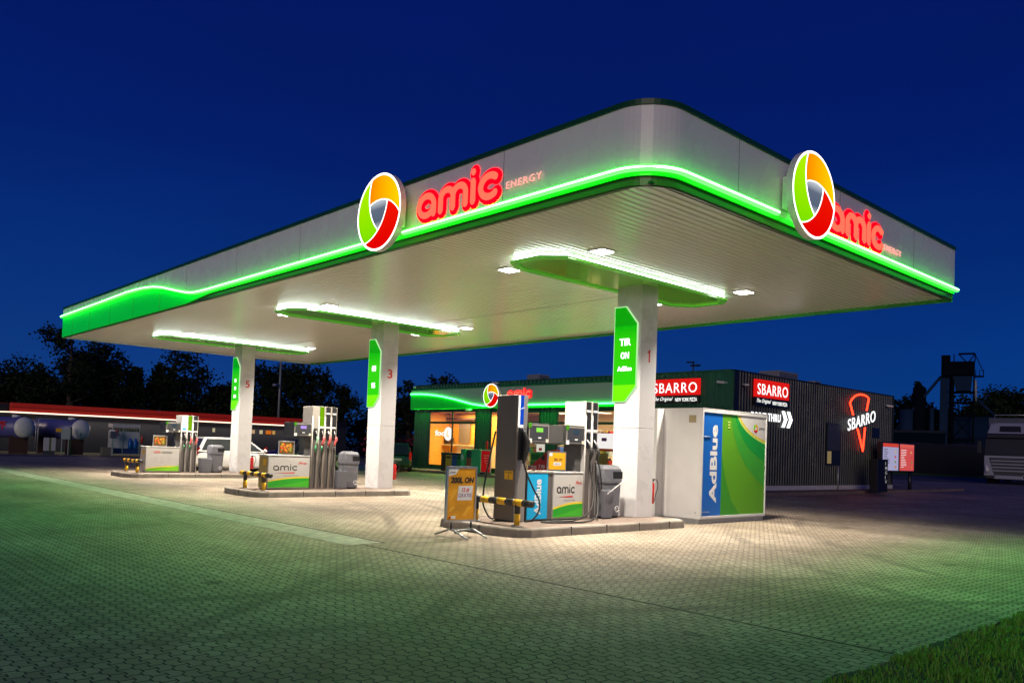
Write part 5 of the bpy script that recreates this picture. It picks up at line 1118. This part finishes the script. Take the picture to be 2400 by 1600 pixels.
simple('grey_crate', 'crate', 'low grey box on the ground beside the bottle cage', [('box', 16.6, 17.25, 57.6, 58.1, 0, .55, mat('box_grey', (.12, .13, .11), .8))])
t = thing('gas_bottle_cage', (18.1, 58.2, 0), 'white gas bottle cage with blue bottles and dark blue base', 'bottle cage')
MB().box(17.28, 19.0, 58, 58.9, .5, 1.62, mat('cage_pale', (.40, .47, .48), .5)).build('doors', None, t); MB().box(17.3, 18.98, 57.99, 58.9, .14, .499, mat('cage_blue', (.005, .03, .16), .5)).build('base_panel', None, t)
MB().box(17.26, 19.02, 57.97, 58.92, 1.88, 2.12, mat('cage_top', (.45, .46, .46), .5)).build('top_sign', None, t); mb = MB()
for xx in (17.26, 17.9, 18.96): mb.box(xx, xx+.05, 57.96, 58.01, 0, 1.879, galv)
mb.build('frame', None, t); mb = MB()
for i in range(9): mb.box(17.4+i*.18, 17.5+i*.18, 58.02, 58.1, 1.625, 1.8, mat('cage_green', (.02, .06, .02), .7))
mb.build('bottle_tops', None, t); MB().box(17.33, 17.6, 57.95, 57.98, 1.33, 1.72, mat('cage_red_note', (.45, .10, .07), .5)).build('red_notice', None, t)
for xx in (18.40, 18.73): 
    MB().tube([(xx, 57.98, .5), (xx, 57.98, .52), (xx, 57.98, .98), (xx, 57.98, 1.08), (xx, 57.98, 1.18)], [.10, .14, .14, .07, .07], mat('bottle_blue', (.01, .12, .42), .35), 12).build('blue_bottle', None, t)
extinguisher(19.15, 58, .9, 'red fire extinguisher on the side of the gas bottle cage')
# slim lamp posts
def lamp_post(x, y, h, label, head=True):
    t = thing('lamp_post', (x, y, 0), label, 'lamp post', 'slim grey lamp posts'); MB().cyl((x, y, 0), (x, y, h), .13, .08, mat('post_grey', (.22, .25, .24), .5, .4), 10).build('pole', None, t)
    if head: MB().tube([(x-.1, y, h*.58), (x-.6, y-.5, h*.57), (x-.95, y-.7, h*.565)], [.05, .10, .14], galv, 8).build('camera_head', None, t)
lamp_post(34.0, 68.0, 11.0, 'slim pale lamp post with small camera arm right of column 5'); lamp_post(43.3, 73.1, 7.0, 'thin dark post right of the middle pump in front of the trees', False)
# ================================================================== RIGHT BACKGROUND
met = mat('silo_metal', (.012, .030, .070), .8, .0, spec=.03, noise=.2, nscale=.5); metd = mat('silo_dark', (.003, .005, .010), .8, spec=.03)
def ptb(mb, a, b, r, m=None): mb.tube([a, b], r, m, 6)
t = thing('grain_tower', (132.5, 45, 0), 'dark grain elevator tower with hopper and steel frame on the right horizon', 'grain tower')
ax = Vector((.31, -.95, 0)).normalized()     # screen-right direction out there
o = Vector((131.7, 47.4, 0))
def Q(s, d, z): return o+ax*s+Vector((.95, .31, 0))*d+UP*z
def qbox(nm, s0, s1, d0, d1, z0, z1, m, par=t):
    v = [Q(s, d, z) for z in (z0, z1) for d in (d0, d1) for s in (s0, s1)]
    return MB().add(v, [(0, 2, 3, 1), (4, 5, 7, 6), (0, 1, 5, 4), (2, 6, 7, 3), (0, 4, 6, 2), (1, 3, 7, 5)]).build(nm, m, par)
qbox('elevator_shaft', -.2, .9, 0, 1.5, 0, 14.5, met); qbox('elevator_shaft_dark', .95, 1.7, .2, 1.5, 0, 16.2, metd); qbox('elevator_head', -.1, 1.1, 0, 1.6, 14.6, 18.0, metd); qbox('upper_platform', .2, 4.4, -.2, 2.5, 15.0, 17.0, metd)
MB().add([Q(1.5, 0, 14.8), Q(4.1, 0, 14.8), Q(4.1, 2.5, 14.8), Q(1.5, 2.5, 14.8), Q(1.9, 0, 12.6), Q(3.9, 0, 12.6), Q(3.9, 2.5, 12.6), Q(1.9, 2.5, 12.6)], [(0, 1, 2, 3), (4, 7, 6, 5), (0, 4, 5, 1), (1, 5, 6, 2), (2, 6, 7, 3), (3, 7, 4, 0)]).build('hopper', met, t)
fr = MB()
for s in (1.4, 4.3):
    for d in (0, 2.4): ptb(fr, Q(s, d, 0), Q(s+.0, d, 15), .12)
for z in (5.2, 8.9, 10.8, 12.4): ptb(fr, Q(.9, 0, z), Q(4.5, 0, z), .10); ptb(fr, Q(1.4, 2.4, z), Q(4.3, 2.4, z), .10)
for a, b in (((1.4, 5.2), (4.3, 8.9)), ((4.3, 5.2), (1.4, 8.9))): ptb(fr, Q(a[0], 0, a[1]), Q(b[0], 0, b[1]), .06)
for s in (1.6, 4.4): ptb(fr, Q(s, .5, 17), Q(s, .5, 18.2), .08)
ptb(fr, Q(2.2, .5, 18.2), Q(4.4, .5, 18.2), .15); ptb(fr, Q(2.2, .5, 18.2), Q(3.2, .5, 17), .08); ptb(fr, Q(4.4, .5, 18.2), Q(3.6, .5, 17), .08); ptb(fr, Q(4.4, .5, 18.1), Q(5.6, .5, 15.2), .06)
qb = qbox('side_platform', 4.3, 5.6, 0, 1.5, 14.7, 14.85, metd)
for s in (4.5, 5.0, 5.5): ptb(fr, Q(s, 0, 14.85), Q(s, 0, 15.7), .05)
fr.build('steel_frame', metd, t)
MB().tube([Q(-.1, .5, 14.8), Q(-6.2, .5, 6.6)], .22, met, 8).build('left_chute', None, t); MB().tube([Q(4.6, .5, 11.4), Q(7.1, .5, 8.9)], .20, met, 8).build('right_chute', None, t); MB().tube([Q(4.4, .3, 14.2), Q(4.5, .3, 13.0), Q(4.6, .3, 11)], [.25, .22, .1], mat('pipe_pale', (.3, .32, .36), .5), 8).build('pale_pipe', None, t)
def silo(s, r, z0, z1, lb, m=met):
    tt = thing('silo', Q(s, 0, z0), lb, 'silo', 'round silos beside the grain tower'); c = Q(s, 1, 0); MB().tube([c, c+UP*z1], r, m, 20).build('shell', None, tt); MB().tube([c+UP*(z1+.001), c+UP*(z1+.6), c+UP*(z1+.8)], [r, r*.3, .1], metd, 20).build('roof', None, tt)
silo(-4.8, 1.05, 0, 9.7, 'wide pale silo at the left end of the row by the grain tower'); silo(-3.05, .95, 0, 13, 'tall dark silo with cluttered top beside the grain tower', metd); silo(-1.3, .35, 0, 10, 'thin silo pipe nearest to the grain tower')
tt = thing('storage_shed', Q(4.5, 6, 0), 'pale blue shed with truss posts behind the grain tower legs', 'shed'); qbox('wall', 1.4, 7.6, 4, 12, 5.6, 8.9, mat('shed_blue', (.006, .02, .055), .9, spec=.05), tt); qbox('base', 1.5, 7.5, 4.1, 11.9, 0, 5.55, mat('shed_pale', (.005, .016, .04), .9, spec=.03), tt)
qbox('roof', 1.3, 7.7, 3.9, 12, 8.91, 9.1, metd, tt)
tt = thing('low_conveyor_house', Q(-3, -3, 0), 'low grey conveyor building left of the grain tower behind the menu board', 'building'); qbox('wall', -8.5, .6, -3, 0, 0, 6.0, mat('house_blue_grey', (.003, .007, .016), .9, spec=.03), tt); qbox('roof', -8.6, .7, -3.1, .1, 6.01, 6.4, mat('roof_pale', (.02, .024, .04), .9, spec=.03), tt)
# mound and verge
vs = []; fs = []; NX_, NY_ = 30, 8
for i in range(NX_+1):
    for j in range(NY_+1):
        u = i/NX_; v = j/NY_; p = Vector((104.5+12*v, 52-44*u, 0)); hh = 4.3*math.sin(PI*v)**.7*min(1, u*5)*(1-.18*u)+.12*math.sin(i*1.7)*math.sin(j)
        vs.append((p.x, p.y, -.05+max(0, hh)))
for i in range(NX_):
    for j in range(NY_): a = i*(NY_+1)+j; fs.append((a, a+NY_+1, a+NY_+2, a+1))
MB().add(vs, fs, None, True).build('earth_mound', mat('mound_soil', (.010, .012, .008), 1), kind='structure')
MB().box(104.2, 108, -20, 70, -.02, .25).build('grass_verge', mat('verge_green', (.02, .07, .02), .95, noise=.4), kind='structure')
# ================================================================== TREES
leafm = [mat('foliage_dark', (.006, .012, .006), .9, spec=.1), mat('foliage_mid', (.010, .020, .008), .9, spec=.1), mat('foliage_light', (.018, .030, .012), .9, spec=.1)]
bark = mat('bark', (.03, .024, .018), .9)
def tree(px, d, ztop, rw, label, kind='broad', seed=1, zlow=1.0, group=None, n=34, gap=1.0, lsize=.42):
    """px = direction (radians from +Y toward +X), d = distance"""
    R = random.Random(seed); x, y = d*math.sin(px), d*math.cos(px); t = thing('tree' if kind != 'conifer' else 'conifer_tree', (x, y, 0), label, 'tree', group)
    tr = MB(); lean = R.uniform(-.3, .3); tr.tube([(x, y, -.1), (x+lean*.3, y, ztop*.3), (x+lean, y, ztop*.62), (x+lean*1.2, y, ztop*.88)], [rw*.075+.12, rw*.06+.08, .14, .05], None, 8)
    cl = []
    if kind == 'conifer':
        for i in range(n*2):
            f = R.random()**.8; z = zlow+(ztop-zlow)*f; rr = rw*(1-f)*R.uniform(.45, 1.05)+.1; a = R.uniform(0, 2*PI); cl.append((x+rr*math.cos(a), y+rr*math.sin(a), z-.15*rr, .35+.5*(1-f)))
    else:
        nb = 9 if kind == 'broad' else 12; tips = []
        for i in range(nb):
            f = R.uniform(.28, .85); a = 2*PI*i/nb+R.uniform(-.4, .4); rr = rw*R.uniform(.5, 1.0)*(1-.55*max(0, f-.5)/.5); p0 = Vector((x+lean*f, y, ztop*f*.8)); p2 = Vector((x+rr*math.cos(a), y+rr*math.sin(a), ztop*(f*.8+.14*R.uniform(.5, 1.3)))); p1 = (p0+p2)/2+UP*R.uniform(0, .5)
            tr.tube([p0, p1, p2], [.11, .07, .03], None, 5); tips += [(p1, .7), (p2, 1.)]
        for i in range(n):
            if kind == 'open': p, s = R.choice(tips); c = p+Vector((R.gauss(0, .5), R.gauss(0, .5), R.gauss(0, .35)))*rw*.3
            else:
                while True:
                    q = Vector((R.uniform(-1, 1), R.uniform(-1, 1), R.uniform(-1, 1)))
                    if .25 < q.length < 1: break
                c = Vector((x+q.x*rw*.9, y+q.y*rw*.9, zlow+(ztop-zlow)*(.5+.47*q.z)))
            cl.append((c.x, c.y, min(c.z, ztop-.2), R.uniform(.35, .95)*rw*.30*gap))
        cl += [(p.x, p.y, p.z, .28*rw*s*gap*.8) for p, s in tips]
    tr.build('trunk', bark, t)
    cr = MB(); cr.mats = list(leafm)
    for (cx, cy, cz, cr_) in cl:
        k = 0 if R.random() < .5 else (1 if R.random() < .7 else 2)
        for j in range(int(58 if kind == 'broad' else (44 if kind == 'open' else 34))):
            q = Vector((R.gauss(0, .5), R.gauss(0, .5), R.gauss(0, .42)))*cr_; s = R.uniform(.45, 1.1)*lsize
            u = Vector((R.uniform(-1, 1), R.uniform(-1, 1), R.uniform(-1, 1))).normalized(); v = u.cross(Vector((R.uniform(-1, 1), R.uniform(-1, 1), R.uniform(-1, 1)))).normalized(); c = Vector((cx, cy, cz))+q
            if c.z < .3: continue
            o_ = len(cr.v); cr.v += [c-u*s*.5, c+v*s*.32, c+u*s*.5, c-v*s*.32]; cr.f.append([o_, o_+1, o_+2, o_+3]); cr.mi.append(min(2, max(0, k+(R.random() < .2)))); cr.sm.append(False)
    cr.build('crown', None, t); return t
def az(px_): return .7475+math.atan((px_-1212)/1919.)       # compass direction of a column of the picture
# left group
G1 = 'dark trees behind the red roofed building'; G2 = 'dark trees behind the shop'
tree(az(5), 88, 7.2, 4.8, 'round dark tree at the far left edge behind the red roof', 'broad', 11, 1, G1, 110, 1.2)
tree(az(55), 92, 8.6, 3.4, 'dark rounded tree just right of the far left edge', 'broad', 12, .5, G1, 90, 1.2)
tree(az(118), 86, 7.3, 3.0, 'dark bushy tree below the tall open tree', 'broad', 13, .5, G1, 90, 1.2)
tree(az(165), 84, 12.9, 4.6, 'tall open crowned tree rising beside the left tip of the canopy', 'open', 21, 3.5, G1, 60, .95, .40)
tree(az(215), 90, 10.6, 4.0, 'dense dark tree under the left end of the canopy', 'broad', 15, .5, G1, 110, 1.15)
tree(az(262), 88, 8.4, 2.9, 'dark tree right of the open crowned tree', 'broad', 16, .5, G1, 80, 1.15)
tree(az(316), 84, 7.6, 1.9, 'pointed dark conifer under the canopy edge', 'conifer', 17, .5, G1, 50)
tree(az(368), 86, 8.0, 2.4, 'dark conifer left of the broad tree under the canopy', 'conifer', 18, .5, G1, 50)
tree(az(425), 86, 9.8, 3.8, 'broad dark tree between the canopy edge and column 5', 'broad', 19, .5, G1, 100, 1.1)
tree(az(498), 84, 7.2, 2.6, 'dark loose tree just left of column 5', 'open', 20, 1, G1, 40)
tree(az(545), 92, 7.2, 3.2, 'dark tree hidden partly by column 5', 'broad', 31, .5, G1, 80, 1.1)
tree(az(618), 88, 9.8, 3.6, 'tall dark tree right of column 5', 'broad', 32, .5, G1, 100, 1.1)
tree(az(690), 86, 10.0, 3.6, 'tall dark tree behind the middle pump', 'broad', 33, .5, G1, 100, 1.1)
tree(az(752), 84, 9.6, 3.2, 'loose birch like tree left of column 3', 'open', 34, 1.5, G1, 40, 1.0, .34)
tree(az(802), 84, 7.9, 2.6, 'smaller loose tree nearest to column 3', 'open', 35, 1, G1, 34, 1.0, .34)
tree(az(855), 95, 4.8, 4.0, 'low dark tree behind column 3', 'broad', 36, .4, G1, 45)
tree(az(958), 78, 7.5, 2.7, 'dark tree at the left end of the shop roof', 'broad', 41, .5, G2, 45)
tree(az(985), 100, 6.2, 3.5, 'dark low tree left of the round tree behind the shop', 'broad', 42, .5, G2, 45)
tree(az(1040), 88, 9.4, 3.0, 'round dark tree crown showing above the shop roof', 'broad', 43, 1, G2, 55)
tree(az(1150), 96, 8.9, 3.0, 'dark tree top above the shop roof left of the round emblem', 'broad', 44, 1, G2, 45)
pink = thing('flowering_shrub', (44.0, 66.5, 0), 'reddish flowering shrub left of the shop behind the green car', 'shrub')
cr = MB(); R = random.Random(8)
for i in range(900):
    c = Vector((44.6+R.gauss(0, 1.3), 64.6+R.gauss(0, .8), 1.3+R.gauss(0, .55))); s = .22; u = Vector((R.uniform(-1, 1), R.uniform(-1, 1), R.uniform(-1, 1))).normalized(); v = u.orthogonal().normalized()
    if c.z > .1: cr.add([c-u*s, c+v*s*.6, c+u*s, c-v*s*.6], [(0, 1, 2, 3)])
cr.build('blossom', mat('blossom_pink', (.22, .012, .05), .8), pink); MB().cyl((44.3, 65.5, 0), (44.3, 65.5, 1.2), .08, .04, bark, 6).build('stem', None, pink)
# right horizon trees
G3 = 'dark trees on the right horizon'
rr_ = [(2118, 150, 13.0, 4.5), (2150, 160, 15.5, 4.6), (2186, 155, 12.6, 4.0), (2205, 150, 12.2, 4.2), (2262, 165, 13.5, 5), (2298, 160, 15.2, 6), (2345, 165, 15.6, 6), (2392, 160, 15.8, 6), (2440, 160, 16.5, 6)]
lb_ = ['at the left end of the right hand tree row', 'rising over the silos', 'between the silos and the grain tower', 'just left of the grain tower', 'behind the right side of the grain tower', 'right of the grain tower', 'above the lorry cab', 'at the right edge of the picture above the lorry', 'cut by the right edge']
for i, (p, d, z, r) in enumerate(rr_): tree(az(p), d, z, r, 'dark distant tree '+lb_[i], 'broad' if i != 1 else 'conifer', 60+i, .5, G3, 60, 1.1, .8)
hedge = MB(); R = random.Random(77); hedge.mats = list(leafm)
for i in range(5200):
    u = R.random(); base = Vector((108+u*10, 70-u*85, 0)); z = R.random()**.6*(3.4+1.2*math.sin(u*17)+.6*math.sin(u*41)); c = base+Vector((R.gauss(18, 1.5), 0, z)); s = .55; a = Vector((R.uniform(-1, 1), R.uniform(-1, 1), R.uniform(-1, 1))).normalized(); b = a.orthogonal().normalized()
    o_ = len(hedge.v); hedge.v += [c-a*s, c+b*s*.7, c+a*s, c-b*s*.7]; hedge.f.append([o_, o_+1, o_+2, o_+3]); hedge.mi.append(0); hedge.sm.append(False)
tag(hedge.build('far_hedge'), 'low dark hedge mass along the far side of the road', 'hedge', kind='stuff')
